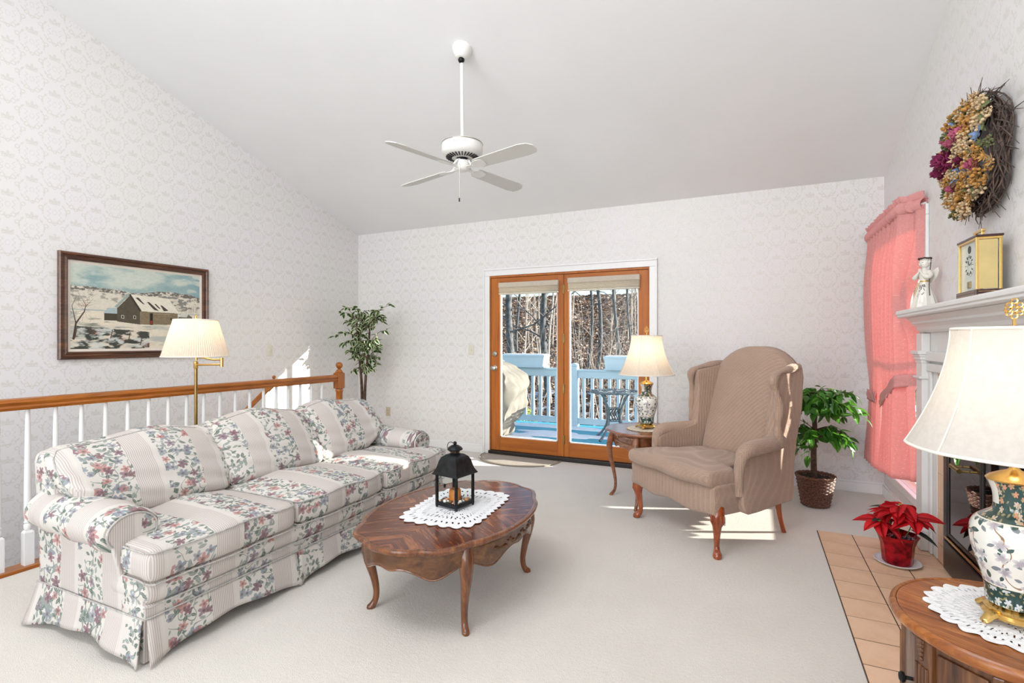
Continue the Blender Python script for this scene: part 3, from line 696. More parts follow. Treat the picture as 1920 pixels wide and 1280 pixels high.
tag(b.obj('hillside',hm),'leaf-covered wooded hillside rising beyond the deck','hill'); bpy.data.objects['hillside']['kind']='structure'
b=B(); b.box(1.6,60,-30,60,-1.0,-.95); b.box(-60,1.6,-30,-6,-1.0,-.95); 
st(b.obj('yard',hm,smooth=False,label='ground around the house'))
R=random.Random(11)
b=B()
for k in range(30000):
    y=9.5+27*R.random()**1.15; x=lerp(-.58*y-.5,-.12*y,R.random()); s=R.uniform(.022,.06)*(1+y/30); a=R.uniform(0,6.3); z=hz(x,y)+.02
    t=Vector((math.cos(a),math.sin(a),R.uniform(-.3,.5)))*s; u=Vector((-math.sin(a),math.cos(a),R.uniform(.0,.9)))*s*.6; p=Vector((x,y,z))
    b.add([p-t,p-u,p+t,p+u],[(0,1,2,3)])
lit=G('fallen_leaf',.9,0,.1); gn=lit.n('ShaderNodeNewGeometry'); rr_=V(lit,gn.outputs['Random Per Island']); lit.base(lit.ramp(rr_,[(0,(.09,.06,.05)),(.3,(.22,.13,.09)),(.6,(.38,.25,.165)),(.8,(.52,.40,.30)),(1,(.74,.66,.58))]))
o=b.obj('leaf_litter',lit.mat,bpy.data.objects['hillside'],smooth=False,calc=False); o['kind']='stuff'
bark_g=plain('grey_winter_bark',(.12,.13,.135),.9,var=.3,scale=9,bump=.01); bark_w=plain('pale_sunlit_bark',(.50,.43,.37),.9,var=.2,scale=9)  # grey bark for most trunks, paler bark for slim trunk, shrubs and saplings
def world_u(u,Y):
    a=(u-960)/FX; dx=-math.sin(YAW)+a*math.cos(YAW); dy=math.cos(YAW)+a*math.sin(YAW); return dx/dy*Y
def tree(u,Y,wpx,label,lean=0,m=None,branches=5,seed=0,fork=None):
    x=world_u(u,Y); r=wpx/FX*Y*.5; R=random.Random(seed); z0=hz(x,Y)-.2; H=9
    t=thing('bare_tree',label,'tree',(x,Y,z0))
    P=[(x+lean*k/8*H+.10*math.sin(k*1.3+seed),Y,z0+H*k/8) for k in range(9)]
    b=B(); b.tube(curve(P,3),[r*(1.15-.5*i/24) for i in range(25)],10); b.obj('trunk',m or bark_g,t)
    for k in range(branches):
        f=R.uniform(.18,.6); p=Vector(P[0]).lerp(Vector(P[-1]),f); sg=R.choice((-1,1)); L=R.uniform(1.2,2.6)
        q=[p+Vector((sg*L*s_,.2*math.sin(s_*3),L*.55*s_+.12*math.sin(s_*7+k))) for s_ in (0,.25,.5,.75,1)]
        b=B(); b.tube(q,[r*.32,r*.26,r*.2,r*.13,r*.05],6)
        for m_ in range(3):
            w_=q[1+m_]; b.tube([w_,w_+Vector((sg*.4,.05,.1+.3*R.random())),w_+Vector((sg*.8,0,.15+.7*R.random()))],[r*.12,r*.08,r*.03],5)
        b.obj('branch',m or bark_g,t)
    return t
tree(957,13.6,14,'thickest grey trunk at the left edge of the left door pane',.012,seed=1)
tree(1024,15,12,'grey trunk with pale edge near the middle stile, left door pane',-.005,seed=2)
tree(1034,14.2,4,'slim pale trunk just right of the grey trunk in the left pane',.0,bark_w,2,seed=3)
tree(972,20,5,'thin dark trunk behind the thickest one in the left pane',.0,seed=4,branches=2)
tree(1105,16,5,'slim grey trunk left of centre in the right door pane',-.0,seed=5,branches=3)
tree(1121,17.2,7,'forked grey trunk at the centre of the right door pane',.004,seed=6)
tree(1156,15.5,6,'straight grey trunk on the right of the right door pane',.0,seed=7,branches=3)
tree(1181,19,4,'thin trunk at the right edge of the right door pane',.0,seed=8,branches=2)
def shrub(u,Y,n,label,seed,H=3.0):
    x=world_u(u,Y); R=random.Random(seed); z0=hz(x,Y)-.1; b=B()
    for k in range(n):
        a=R.uniform(-1,1); d=R.uniform(-.5,.5); L=H*R.uniform(.6,1.1); p=Vector((x+a*.2,Y+d*.3,z0)); pts=[p]
        for j in range(1,6): pts.append(p+Vector((a*.16*L*j/5*1.6+R.uniform(-.05,.05),d*.4*j/5,L*j/5)))
        b.tube(pts,[.010,.009,.008,.006,.004,.002],5)
        for j in (2,3,4):
            sg=R.choice((-1,1)); q=pts[j]; b.tube([q,q+Vector((sg*.25,0,.25)),q+Vector((sg*.42,0,.6))],[.004,.003,.0015],4)
    return tag(b.obj('bare_shrub',bark_w),label,'shrub')
shrub(1140,12.6,18,'pale many-stemmed bare shrub behind the right railing',3)
shrub(1098,13.0,14,'pale twiggy bare shrub left of the many-stemmed one',4,3.2)
shrub(1000,13.2,14,'sparse pale bare shrub behind the left planter box',5,2.6)
shrub(1175,13.4,8,'bare shrub beside the right planter box',6,2.2)
sp=None; R=random.Random(5)
for k in range(26):
    Y=R.uniform(15,27); u=R.uniform(925,1200); x=world_u(u,Y)
    if any(abs(u-q)<9 for q in (957,1024,1105,1121,1156)): continue
    if sp is None:
        b=B(); b.tube(curve([(0,0,-.2),(.05,0,1.2),(-.04,0,2.6),(.06,0,4.2)],4),[.035-.0022*i for i in range(13)],6)
        for j in range(7):
            z=1.0+.4*j; sg=(-1)**j; b.tube([(0,0,z),(sg*.35,.1,z+.35),(sg*.6,0,z+.9)],[.014,.009,.003],5)
        b.v=[p for p in b.v]; o=b.obj('bare_sapling',bark_w); sp=o
    else: o=sp.copy(); S.collection.objects.link(o)
    o.location=(x,Y,hz(x,Y)); o.rotation_euler=(0,R.uniform(-.15,.15),R.uniform(0,6)); s=R.uniform(.6,1.3); o.scale=(s,s,s)
    tag(o,'thin pale bare sapling on the leaf-covered hillside','sapling','bare saplings on the hillside')
bush=plain('yellow_green_shrub',(.30,.36,.10),.9,var=.3,scale=12)
b=B(); R=random.Random(9); cx=world_u(976,10.6)
for k in range(900):
    d=Vector((R.gauss(0,1),R.gauss(0,1),R.gauss(0,1))).normalized()*R.uniform(.6,1); p=Vector((cx+d.x*.42,10.6+d.y*.35,-.55+d.z*.42)); a=Vector((R.gauss(0,1),R.gauss(0,1),R.gauss(0,1))).normalized()*.04; c=a.orthogonal()*.6; b.add([p-a,p-c,p+a,p+c],[(0,1,2,3)])
tag(b.obj('low_shrub',bush,smooth=False,calc=False),'low yellow-green shrub behind the deck railing beside the grill','shrub')
# ================================================================ SOFA
def scale_y(y,a,c,t0,t1): return t0+(y-a)*(t1-t0)/(c-a)
so=thing('sofa','three-seat sofa in white fabric with floral bands and stripes along the railing','sofa',(-2.66,2.375,0))
uv_f=lambda co,p:(co.x+.06,co.z) if abs(p.normal.y)>.75 else (co.y,co.z-co.x); uv_s=lambda co,p:(co.x+.1,co.z+abs(co.y-2.375)*-1)
X0,X1,Y0,Y1=-3.09,-2.25,1.26,3.49
b=B(); b.rbox(X0+.04,X1-.004,Y0+.004,Y1-.004,.10,.345,.015,(4,8,3)); b.obj('base',sofa_m,so,uv=uv_f)
# front apron, a soft roll above a flat band
b=B(); b.rbox(-2.50,X1+.03,Y0,Y1,.232,.335,.045,(3,16,3),lambda x,y,z:(x+.006*math.sin(y*9),y,z)); b.obj('front_apron',sofa_m,so,uv=uv_f)
b=B(); b.rbox(-2.40,X1+.012,Y0,Y1,.175,.24,.012,(2,16,2)); b.obj('front_band',sofa_m,so,uv=uv_f)
def piping(name,pts,parent,r=.0036,closed=False,mat=None):
    b=B(); b.tube(pts,r,6,closed); return b.obj(name,mat or piping_m,parent)
piping('piping',[(X0+.03,Y0-.002,.19),(-2.6,Y0-.004,.19),(X1+.012,Y0-.004,.19),(X1+.018,Y0+.02,.19),(X1+.018,Y1,.19)],so)
piping('piping',[(X1+.01,Y0-.002,.236),(X1+.022,Y0+.01,.236),(X1+.022,Y1,.236)],so)
# skirt panels
def skirt(p0,p1,out,seed,front):
    p0=Vector(p0); p1=Vector(p1); o=Vector(out); n=30
    def f(s,t):
        e=abs(2*s-1); fl=.022+.018*e**3+.006*math.sin(9*s+seed)
        hem=.008+.042*(1-e**2.2)*(1-.25*math.sin(5*s+seed))
        p=p0.lerp(p1,s); z=lerp(.188,hem,t); q=p+o*(fl*t+.010*math.sin(17*s+seed)*t*t)
        sp=(p1-p0).normalized()*((s-.5)*.030*t); q=q+sp; return (q.x,q.y,z)
    b=B(); b.grid(f,n,8); return b.obj('skirt_panel',sofa_m,so,uv=uv_f if front else (lambda co,p:(co.x,co.z)),solid=.006)
xf=X1+.010
skirt((X0+.03,Y0-.004,0),(xf-.004,Y0-.004,0),(0,-1,0),1.2,False)
skirt((xf,Y0+.012,0),(xf,2.03,0),(1,0,0),2.2,True); skirt((xf,2.045,0),(xf,2.74,0),(1,0,0),3.4,True); skirt((xf,2.755,0),(xf,Y1,0),(1,0,0),4.4,True)
skirt((xf,Y1+.004,0),(X0+.03,Y1+.004,0),(0,1,0),.4,False)
skirt((X0+.01,Y1,0),(X0+.01,Y0,0),(-1,0,0),.8,True)
for y in (Y0+.002,2.037,2.747): b=B(); b.box(xf-.03,xf-.004,y-.0,y+.05,.01,.188); b.obj('skirt_pleat',sofa_m,so,uv=uv_f,smooth=False)
for x in (X0+.08,X1-.08):
    for y in (Y0+.08,Y1-.08): b=B(); b.box(x-.025,x+.025,y-.025,y+.025,0,.11); b.obj('foot',dark_rubber,so,smooth=False)
# back frame
def bw(x,y,z): return (x-.10*max(0,z-.3)+.0,y,z+.012*math.sin((y-Y0)/(Y1-Y0)*PI))
b=B(); b.rbox(X0+.005,X0+.20,Y0-.005,Y1-.005,.15,.80,.05,(3,20,8),bw); b.obj('backrest',sofa_m,so,uv=uv_f)
# arms
def arm(ya,yb,sg):
    outer=ya if sg<0 else yb; inner=yb if sg<0 else ya
    b=B(); b.rbox(X0+.02,-2.42,min(ya,yb)+.0,max(ya,yb),.15,.56,.02,(8,2,6)); b.obj('arm_panel',sofa_m,so,uv=lambda co,p:(co.x+.06,co.z))
    cy=(ya+yb)/2+sg*.030; ry=.122; rz=.092; zc_=.510
    def f(s,t):
        a=2*PI*t; x=lerp(X0+.045,-2.415,s); k=1.0
        if s<.04: k=math.sqrt(max(0,1-(1-s/.04)**2))*.999+.001
        if s>.975: k=math.sqrt(max(0,1-((s-.975)/.025)**2))*.12+.88
        bul=1+.035*math.sin(s*19+t*5)+.02*math.sin(s*37)
        return (x,cy+ry*k*bul*math.cos(a),zc_+.022*(1-s)+rz*k*bul*math.sin(a))
    b=B(); b.grid(f,44,28,False,True)
    b.add([f(1,i/28) for i in range(28)],[tuple(range(28))]); b.obj('arm_roll',sofa_m,so,uv=lambda co,p:(co.x+.175,(co.y-cy)*sg*-1.+ (co.z if abs(co.z-zc_)<9 else 0)))
    ed=[(-2.3735,cy+(ry-.006)*.88*math.cos(2*PI*i/28),zc_+(rz-.004)*.9*math.sin(2*PI*i/28)) for i in range(28)]
    # front facing of the arm
    b=B(); pl=[(cy+(ry-.010)*.88*math.cos(a),zc_+(rz-.008)*.9*math.sin(a)) for a in [math.radians(-38+256*i/22) for i in range(23)]]
    pl=pl+[(cy-.040,.30),(cy+.040,.30)]
    b.prism(pl,-2.43,-2.404,'x'); b.obj('arm_front',sofa_m,so,uv=uv_f,smooth=False,bevel=.008,bseg=3)
    b=B(); piping('piping',[(-2.404,p[0],p[1]) for p in pl[:-2]],so,.004)
arm(1.265,1.415,-1); arm(3.335,3.485,1)
# seat cushions (the end ones T-shaped, reaching in front of the arms)
def cushion(name,ya,yb,za,zb,side,seed,crown=.035):
    x0,x1=-2.93,-2.205; wd=yb-ya
    def tw(y,x):
        k=sst(x,-2.455,-2.385)
        if side<0: a=lerp(1.43,ya,k); return a+(y-ya)*(yb-a)/wd
        if side>0: e=lerp(3.32,yb,k); return ya+(y-ya)*(e-ya)/wd
        return y
    def wp(x,y,z):
        u=(x-(x0+x1)/2)/((x1-x0)/2); v=(y-(ya+yb)/2)/(wd/2); t=(z-za)/(zb-za)
        cr=crown*(1-u*u*.9)*(1-v*v*.85)*t+.006*math.sin(5*v+seed)*t-.018*sst(u,.5,1)*(1-t)*0
        xx=x+.018*(1-v*v)*sst(u,.6,1)+.006*math.sin(7*v+seed*2)*sst(u,.7,1)
        sag=-.014*(1-t)*sst(u,.8,1)
        return (xx,tw(y,x),z+cr+sag)
    b=B(); b.rbox(x0,x1,ya,yb,za,zb,.042,(18,18,4),wp); o=b.obj(name,sofa_m,so,uv=lambda co,p:(co.x+.17,co.z) if abs(p.normal.y)>.6 else (co.y,co.z-co.x+.13*seed))
    for zz,r_ in ((zb-.007,.022),(za+.007,.022)):
        q=.010; pts=[]
        for i in range(25): pts.append(wp(lerp(x0+q,x1-q-.02,i/24),ya+q*.6,zz-.004))
        for i in range(4): a=PI/2*i/4; pts.append(wp(x1-q-.02+.02*math.sin(a),ya+q+.02-.02*math.cos(a),zz-.004))
        for i in range(25): pts.append(wp(x1-q*.3,lerp(ya+q+.02,yb-q-.02,i/24),zz-.004))
        for i in range(25): pts.append(wp(lerp(x1-q-.02,x0+q,i/24),yb-q*.6,zz-.004))
        piping('piping',pts,o,.0036)
    return o
cushion('seat_cushion',1.252,2.005,.342,.468,-1,1.0); cushion('seat_cushion',2.010,2.735,.342,.468,0,2.1); cushion('seat_cushion',2.740,3.50,.342,.468,1,3.3)
# back cushions
def backc(ya,yb,seed,near=0):
    wd=yb-ya; za,zb=.46,(.838 if near<0 else .862)
    def wp(x,y,z):
        v=(y-(ya+yb)/2)/(wd/2); t=(z-za)/(zb-za); u=(x+2.85)/.09
        bow=(1-abs(v)**2.6)*(1-abs(2*t-1)**2.6)
        th=1+.55*bow
        lean=-.17*(t-.2)-.05*t*t
        lift=0
        if near<0: lift=.13*(1-sst(y,1.30,1.56))*(1-t)
        if near>0: lift=.10*sst(y,3.15,3.36)*(1-t)
        wr=.010*math.sin(17*v+9*t+seed)*sst(abs(v),.55,1)+.006*math.sin(25*t+6*v+seed)
        return (-2.85+u*.085*th+lean+wr*max(0,u),y+ (.03*math.sin(PI*t)*v),z+lift-.014*v*v*t*2+.012*math.sin(4*v+seed)*t)
    b=B(); b.rbox(-2.94,-2.76,ya,yb,za,zb,.065,(5,22,16),wp); o=b.obj('back_cushion',sofa_m,so,uv=lambda co,p:(co.x*.8+.1,co.z) if abs(p.normal.y)>.75 else (co.y+.02*seed,co.z-co.x*.6))
    pts=[]; x=-2.775
    per=[(ya+.004,za+.07),(ya+.004,zb-.07),(ya+.02,zb-.02),(ya+.07,zb-.004),(yb-.07,zb-.004),(yb-.02,zb-.02),(yb-.004,zb-.07),(yb-.004,za+.07),(yb-.02,za+.02),(yb-.07,za+.004),(ya+.07,za+.004),(ya+.02,za+.02)]
    full=[]
    for i in range(len(per)):
        a=per[i]; c=per[(i+1)%len(per)]; m_=8 if math.hypot(a[0]-c[0],a[1]-c[1])>.2 else 1
        for k in range(m_): full.append((lerp(a[0],c[0],k/m_),lerp(a[1],c[1],k/m_)))
    piping('piping',[wp(-2.80,p[0],p[1]) for p in full],o,.0036,True)
backc(1.275,2.045,.5,-1); backc(2.035,2.76,1.7); backc(2.75,3.42,2.9,1)
# ================================================================ TABLES
def top_sweep(b,Rf,prof,z,n=96,c=(0,0)):
    # prof: (inset from outline, dz) from underside outwards and up to the inner top
    b.grid(lambda s,t:(lambda q,a:(c[0]+(Rf(a)[0]-q[0])*math.cos(a)*Rf(a)[1],c[1]+(Rf(a)[0]-q[0])*math.sin(a)*Rf(a)[2],z+q[1]))(prof[int(round(s*(len(prof)-1)))],t*2*PI),len(prof)-1,n,False,True)
def cabriole(b,x,y,dx,dy,zt,k=1.0,sz=1.0,inner=.0):
    d=Vector((dx,dy,0)).normalized()
    pr=[(zt,-.012,.030),(zt*.86,.006,.033),(zt*.74,.016,.031),(zt*.58,.010,.024),(zt*.40,-.008,.0185),(zt*.22,-.020,.0150),(zt*.10,-.016,.0145),(zt*.035,-.002,.0165),(0.004,.008,.0175),(0,.008,.012)]
    P=curve([Vector((x,y,z))+d*(o*k) for z,o,r in pr],3); R=[]
    for i in range(len(pr)-1):
        for q in range(3): R.append(lerp(pr[i][2],pr[i+1][2],q/3)*sz)
    R.append(pr[-1][2]*sz); b.tube(P,R,12); return b
# coffee table
ct=(-1.445,2.365); A_,B_=.412,.60
def bump(a):   # swelling of the outline over each leg
    s=0
    for q in (.93,PI-.93,PI+.93,2*PI-.93):
        dd=(a-q+PI)%(2*PI)-PI; s+=.020*math.exp(-(dd/.13)**2)-.010*math.exp(-((abs(dd)-.25)/.08)**2)
    return s
tb=thing('coffee_table','dark glossy oval wooden coffee table with curved legs in front of the sofa','table',(ct[0],ct[1],0))
def Rc(a): return (1+bump(a)*1.6,A_,B_)
b=B(); zt=.43
def ringp(q,z): return lambda t:((A_*(1+bump(t)*1.6)-q)*math.cos(t),(B_*(1+bump(t)*1.6)-q)*math.sin(t),z)
def sweep(b,prof,z,n=120,AA=None,BB=None,cap=False,bm=bump,C=ct):
    AA=AA or A_; BB=BB or B_
    def f(s,t):
        q=prof[int(round(s*(len(prof)-1)))]; a=t*2*PI; k=1+bm(a)*1.6
        return (C[0]+(AA*k-q[0])*math.cos(a),C[1]+(BB*k-q[0])*math.sin(a),z+q[1])
    b.grid(f,len(prof)-1,n,False,True)
    if cap: b.add([f(1,i/n) for i in range(n)],[tuple(range(n))])
    return b
b=B(); sweep(b,[(.040,-.030),(.012,-.028),(.010,-.022),(.002,-.018),(0,-.010),(.004,-.003),(.014,.0),(.022,-.001),(.024,-.004),(.028,-.004)],zt); b.obj('top_moulding',walnut,tb)
b=B(); sweep(b,[(.03,-.028),(.025,-.012),(.0265,-.003),(.029,-.0025)],zt,cap=True); o=b.obj('tabletop',walnut_top,tb,smooth=True)
LEG=[(.268,-.345),(-.268,-.345),(.268,.345),(-.268,.345)]
def apr(a,off=0):
    k=.90+bump(a)*.8; return (ct[0]+A_*k*math.cos(a)*(1-off),ct[1]+B_*k*math.sin(a)*(1-off))
angs=[math.atan2(y/B_,x/A_)%(2*PI) for x,y in LEG]; angs.sort()
for i in range(4):
    a0=angs[i]; a1=angs[(i+1)%4]; a1+=2*PI if a1<a0 else 0
    def zb(s): e=abs(2*s-1); return .326-.050*math.exp(-((e-.60)/.24)**2)-.012*math.exp(-(e/.12)**2)
    b=B(); b.grid(lambda s,t:(lambda a:(*apr(a),lerp(.402,zb(s),t)))(lerp(a0,a1,s)),40,6); b.obj('apron',walnut_dk,tb,solid=.016)
    b=B(); b.tube([(*apr(lerp(a0,a1,s/40),-.006),zb(s/40)+.004) for s in range(41)],.0065,6); b.obj('apron_bead',walnut,tb)
    # carved flower spray at the middle of the long aprons
    if i in (1,3):
        b=B(); am=(a0+a1)/2
        for k in range(-9,10):
            a=am+k*.042; p=apr(a,-.012); z=.345+.012*math.sin(k*1.1)+.004*(k%3); rr=.011 if k%3 else .016
            b.ball((p[0],p[1],z),rr,8,.7,5)
        b.tube([(*apr(am+k*.042,-.008),.345+.012*math.sin(k*1.1+.6)) for k in range(-10,11)],.004,5); b.obj('carving',walnut_dk,tb,kind='stuff')
    else:
        pass
for x,y in LEG:
    b=B(); cabriole(b,ct[0]+x,ct[1]+y,x,y*.8,.405,1.1,1.05); b.obj('leg',walnut,tb)
def rot2(x,y,a): return x*math.cos(a)-y*math.sin(a),x*math.sin(a)+y*math.cos(a)
def doily(name,cx,cy,z,shape,mat,label,sc=14,rot=0,rows=16,n=168,seed=1,scal=.05):
    R=random.Random(seed); b=B(); vs=[]
    for i in range(rows+1):
        f=i/rows
        for k in range(n):
            a=2*PI*k/n; r=shape(a)*(.0+f)*(1+scal*abs(math.sin(a*sc/2))*sst(f,.7,1)-scal*.5)
            x,y=rot2(r*math.cos(a),r*math.sin(a),rot); vs.append((cx+x,cy+y,z+.0012*math.sin(a*31+i*2)*f))
    fs=[]
    for i in range(1,rows):
        for k in range(n):
            hole=False
            if i==rows-3 and k%3==0: hole=True
            if i==rows-6 and k%3==1: hole=True
            if i==rows-7 and k%4==1: hole=True
            if 3<i<rows-8 and R.random()<.16: hole=True
            if not hole: fs.append((i*n+k,i*n+(k+1)%n,(i+1)*n+(k+1)%n,(i+1)*n+k))
    b.add(vs,fs); b.add([vs[n+k] for k in range(n)],[tuple(range(n))])
    return tag(b.obj(name,mat,solid=.002,calc=False,smooth=False),label,'doily')
def rectshape(a,hx=.212,hy=.305,p=5):
    return (abs(math.cos(a)/hx)**p+abs(math.sin(a)/hy)**p)**(-1/p)
doily('lace_doily',-1.445,2.40,zt+.0025,rectshape,lace,'white rectangular crocheted doily on the coffee table under the lantern',30,math.radians(5),scal=.09)
# lantern
lx,ly=-1.455,2.385; z0=zt+.006
ln=thing('lantern','black metal candle lantern with glass sides standing on the coffee table','lantern',(lx,ly,z0),math.radians(-10))
h=.073; H=.180; T=dict(w=False)
b=B(); b.box(-h,h,-h,h,.010,.022); b.obj('base_plate',black_metal,ln,smooth=False,bevel=.002,**T)
b=B(); b.rbox(-h-.0,h+.0,-h,h,.020,.030,.004,(1,1,1)); b.obj('base_rim',black_metal,ln,**T)
for sx in (-1,1):
    for sy in (-1,1):
        b=B(); x,y=sx*(h-.005),sy*(h-.005); b.box(x-.0065,x+.0065,y-.0065,y+.0065,.01,H); b.obj('post',black_metal,ln,smooth=False,bevel=.0015,**T)
        b=B(); b.ball((x,y,.006),.0075,10); b.obj('foot',black_metal,ln,**T)
for k in range(4):
    M=Matrix.Rotation(k*PI/2,4,'Z'); b=B(); b.box(-h+.012,h-.012,-h+.004,-h+.0055,.028,H-.002); b.v=[tuple(M@Vector(p)) for p in b.v]; b.obj('pane',glass,ln,smooth=False,**T)
b=B(); prof=[(.086,H-.006),(.088,H-.002),(.082,H+.006),(.073,H+.022),(.066,H+.045),(.061,H+.066),(.051,H+.085),(.036,H+.097),(.030,H+.100)]
for i in range(len(prof)-1):
    r0,z0_=prof[i]; r1,z1_=prof[i+1]; q0=[(-r0,-r0),(r0,-r0),(r0,r0),(-r0,r0)]; q1=[(-r1,-r1),(r1,-r1),(r1,r1),(-r1,r1)]
    b.add([(*p,z0_) for p in q0]+[(*p,z1_) for p in q1],[(0,1,5,4),(1,2,6,5),(2,3,7,6),(3,0,4,7)])
b.add([(-.086,-.086,H-.006),(.086,-.086,H-.006),(.086,.086,H-.006),(-.086,.086,H-.006)],[(3,2,1,0)]); b.add([(-.03,-.03,H+.1),(.03,-.03,H+.1),(.03,.03,H+.1),(-.03,.03,H+.1)],[(0,1,2,3)])
b.weld=True; b.obj('roof',black_metal,ln,**T).data.set_sharp_from_angle(angle=math.radians(40))
b=B(); b.lathe([(.030,H+.098),(.030,H+.102),(.023,H+.104),(.023,H+.122),(.026,H+.124)],18); b.obj('vent_collar',black_metal,ln,**T)
for k in range(8):
    a=2*PI*k/8; b=B(); b.ball((.0235*math.cos(a),.0235*math.sin(a),H+.112),.0042,6); b.obj('vent_hole',pecan_v,ln,**T)
b=B(); b.lathe([(.040,H+.122),(.041,H+.126),(.034,H+.136),(.020,H+.145),(.008,H+.149)],20,fn=lambda a,i:1+.03*math.cos(a*20)); b.obj('vent_cap',black_metal,ln,**T)
b=B(); b.ball((0,0,H+.157),.010,12); b.obj('finial',black_metal,ln,**T)
b=B(); b.tube([(-.022+.027*math.cos(a)-.006,0,H+.133+.027*math.sin(a)) for a in [2*PI*i/24 for i in range(24)]],.0018,6,True); b.obj('ring_handle',black_metal,ln,**T)
b=B(); b.box(-h-.006,-h+.002,-.004,.004,.085,.105); b.obj('latch',black_metal,ln,smooth=False,**T)
zl=zt+.006+.023
cm=plain('amber_candle_wax',(.62,.20,.03),.4,var=.15,scale=20)
t=thing('candle','amber pillar candle inside the black lantern','candle',(lx,ly,zl))
b=B(); b.lathe([(.030,0),(.032,.004),(.032,.060),(.028,.068),(.012,.060),(.001,.058)],20,(lx,ly)); b.v=[(x,y,z+zl) for x,y,z in b.v]; b.obj('wax',cm,t)
b=B(); b.tube([(lx,ly,zl+.058),(lx+.002,ly,zl+.072)],.0012,5); b.obj('wick',black_metal,t)
R=random.Random(3); pcs=[plain('dried_orange_pod',(.70,.34,.13),.6),plain('pale_acorn',(.78,.55,.38),.6),plain('mauve_berry',(.33,.24,.34),.5),plain('white_bead',(.80,.76,.70),.5),plain('brown_cone',(.16,.08,.04),.8)]
pot=[]
for k in range(34):
    for _ in range(200):
        x,y=R.uniform(-.058,.058),R.uniform(-.058,.058); r=R.uniform(.006,.011)
        if math.hypot(x,y)>.034+r and all(math.hypot(x-q[0],y-q[1])>(r+q[2])*.9 for q in pot): break
    else: continue
    pot.append((x,y,r)); xx,yy=rot2(x,y,math.radians(-10)); m_=R.choice(pcs)
    b=B(); b.ball((0,0,0),r,10,R.uniform(.8,1.2),6); o=b.obj('potpourri_piece',m_); o.location=(lx+xx,ly+yy,zl+r); tag(o,'dried pods and berries scattered around the candle in the lantern','dried pod','potpourri pieces in the lantern')
# side table between doors and wing chair
sc_=(-.80,4.352); zs=.598
tb=thing('side_table','reddish-brown scalloped side table with curved legs beside the wing chair','table',(sc_[0],sc_[1],0))
sb=lambda a:.016*math.cos(4*(a-math.radians(174.6)))-.006*math.cos(8*(a-math.radians(174.6)))
b=B(); sweep(b,[(.040,-.026),(.010,-.024),(.002,-.016),(0,-.010),(.004,-.003),(.014,0),(.022,-.003)],zs,120,.333,.333,False,sb,sc_); b.obj('top_moulding',sidewood,tb)
b=B(); sweep(b,[(.03,-.024),(.020,-.008),(.0225,-.0025)],zs,120,.333,.333,True,sb,sc_); b.obj('tabletop',sidewood,tb)
LA=[math.radians(174.6+90*k) for k in range(4)]; rl_=.300
for i in range(4):
    a0=LA[i]; a1=a0+PI/2; p0=Vector((sc_[0]+rl_*.93*math.cos(a0),sc_[1]+rl_*.93*math.sin(a0),0)); p1=Vector((sc_[0]+rl_*.93*math.cos(a1),sc_[1]+rl_*.93*math.sin(a1),0)); nn=Vector((math.cos((a0+a1)/2),math.sin((a0+a1)/2),0))
    def ap(s,z,o=0): q=p0.lerp(p1,s)+nn*(.030*math.sin(PI*s)+o); return (q.x,q.y,z)
    zbs=lambda s:.462-.022*math.exp(-((abs(2*s-1)-.62)/.2)**2)-.012*math.exp(-((2*s-1)/.15)**2)
    if i==0:
        b=B(); b.grid(lambda s,t:ap(lerp(.08,.92,s),lerp(.572,.502,t),.008),16,2); dr=b.obj('drawer',sidewood,tb,solid=.016)
        q=ap(.5,.537,.03); b=B(); b.ball(q,.009,10); b.obj('drawer_knob',brass_dk,dr)
        b=B(); b.grid(lambda s,t:ap(s,lerp(.500,zbs(s),t)),30,3); b.obj('apron',sidewood,tb,solid=.016)
    else:
        b=B(); b.grid(lambda s,t:ap(s,lerp(.574,zbs(s),t)),30,4); b.obj('apron',sidewood,tb,solid=.016)
    b=B(); b.tube([ap(s/30,zbs(s/30)+.003,.006) for s in range(31)],.005,6); b.obj('apron_bead',sidewood,tb)
    b=B(); cabriole(b,sc_[0]+rl_*math.cos(a0),sc_[1]+rl_*math.sin(a0),math.cos(a0),math.sin(a0),.574,1.5,.85); b.obj('leg',sidewood,tb)
doily('lace_doily',-.80,4.33,zs+.0015,lambda a:.155,lace_b,'round ecru doily under the lamp on the side table',18,scal=.06,seed=4)
# drum cabinet in the foreground
cc=(.625,1.775); zc2=.585; Rr=.272
cb=thing('drum_cabinet','round-topped pecan wood cabinet in the right foreground on the hearth','cabinet',(cc[0],cc[1],0))
nb=lambda a:0
b=B(); sweep(b,[(.060,-.040),(.022,-.040),(.020,-.032),(.004,-.028),(0,-.018),(.003,-.006),(.010,0),(.016,-.001),(.018,-.005)],zc2,120,Rr,Rr,False,nb,cc); b.obj('top_moulding',pecan,cb)
b=B(); sweep(b,[(.03,-.03),(.019,-.012),(.0185,-.003),(.021,-.0022)],zc2,120,Rr,Rr,True,nb,cc); b.obj('cabinet_top',pecan,cb)
def ngon(r,z0,z1): 
    b=B(); P=[(cc[0]+r*math.cos(math.radians(a)),cc[1]+r*math.sin(math.radians(a))) for a in [22.5+45*k for k in range(8)]]; b.prism(P,z0,z1); return b
ngon(.240,.02,.546).obj('body',pecan_v,cb,smooth=False,bevel=.003)
ngon(.252,0.006,.06).obj('plinth',pecan_v,cb,smooth=False,bevel=.008)
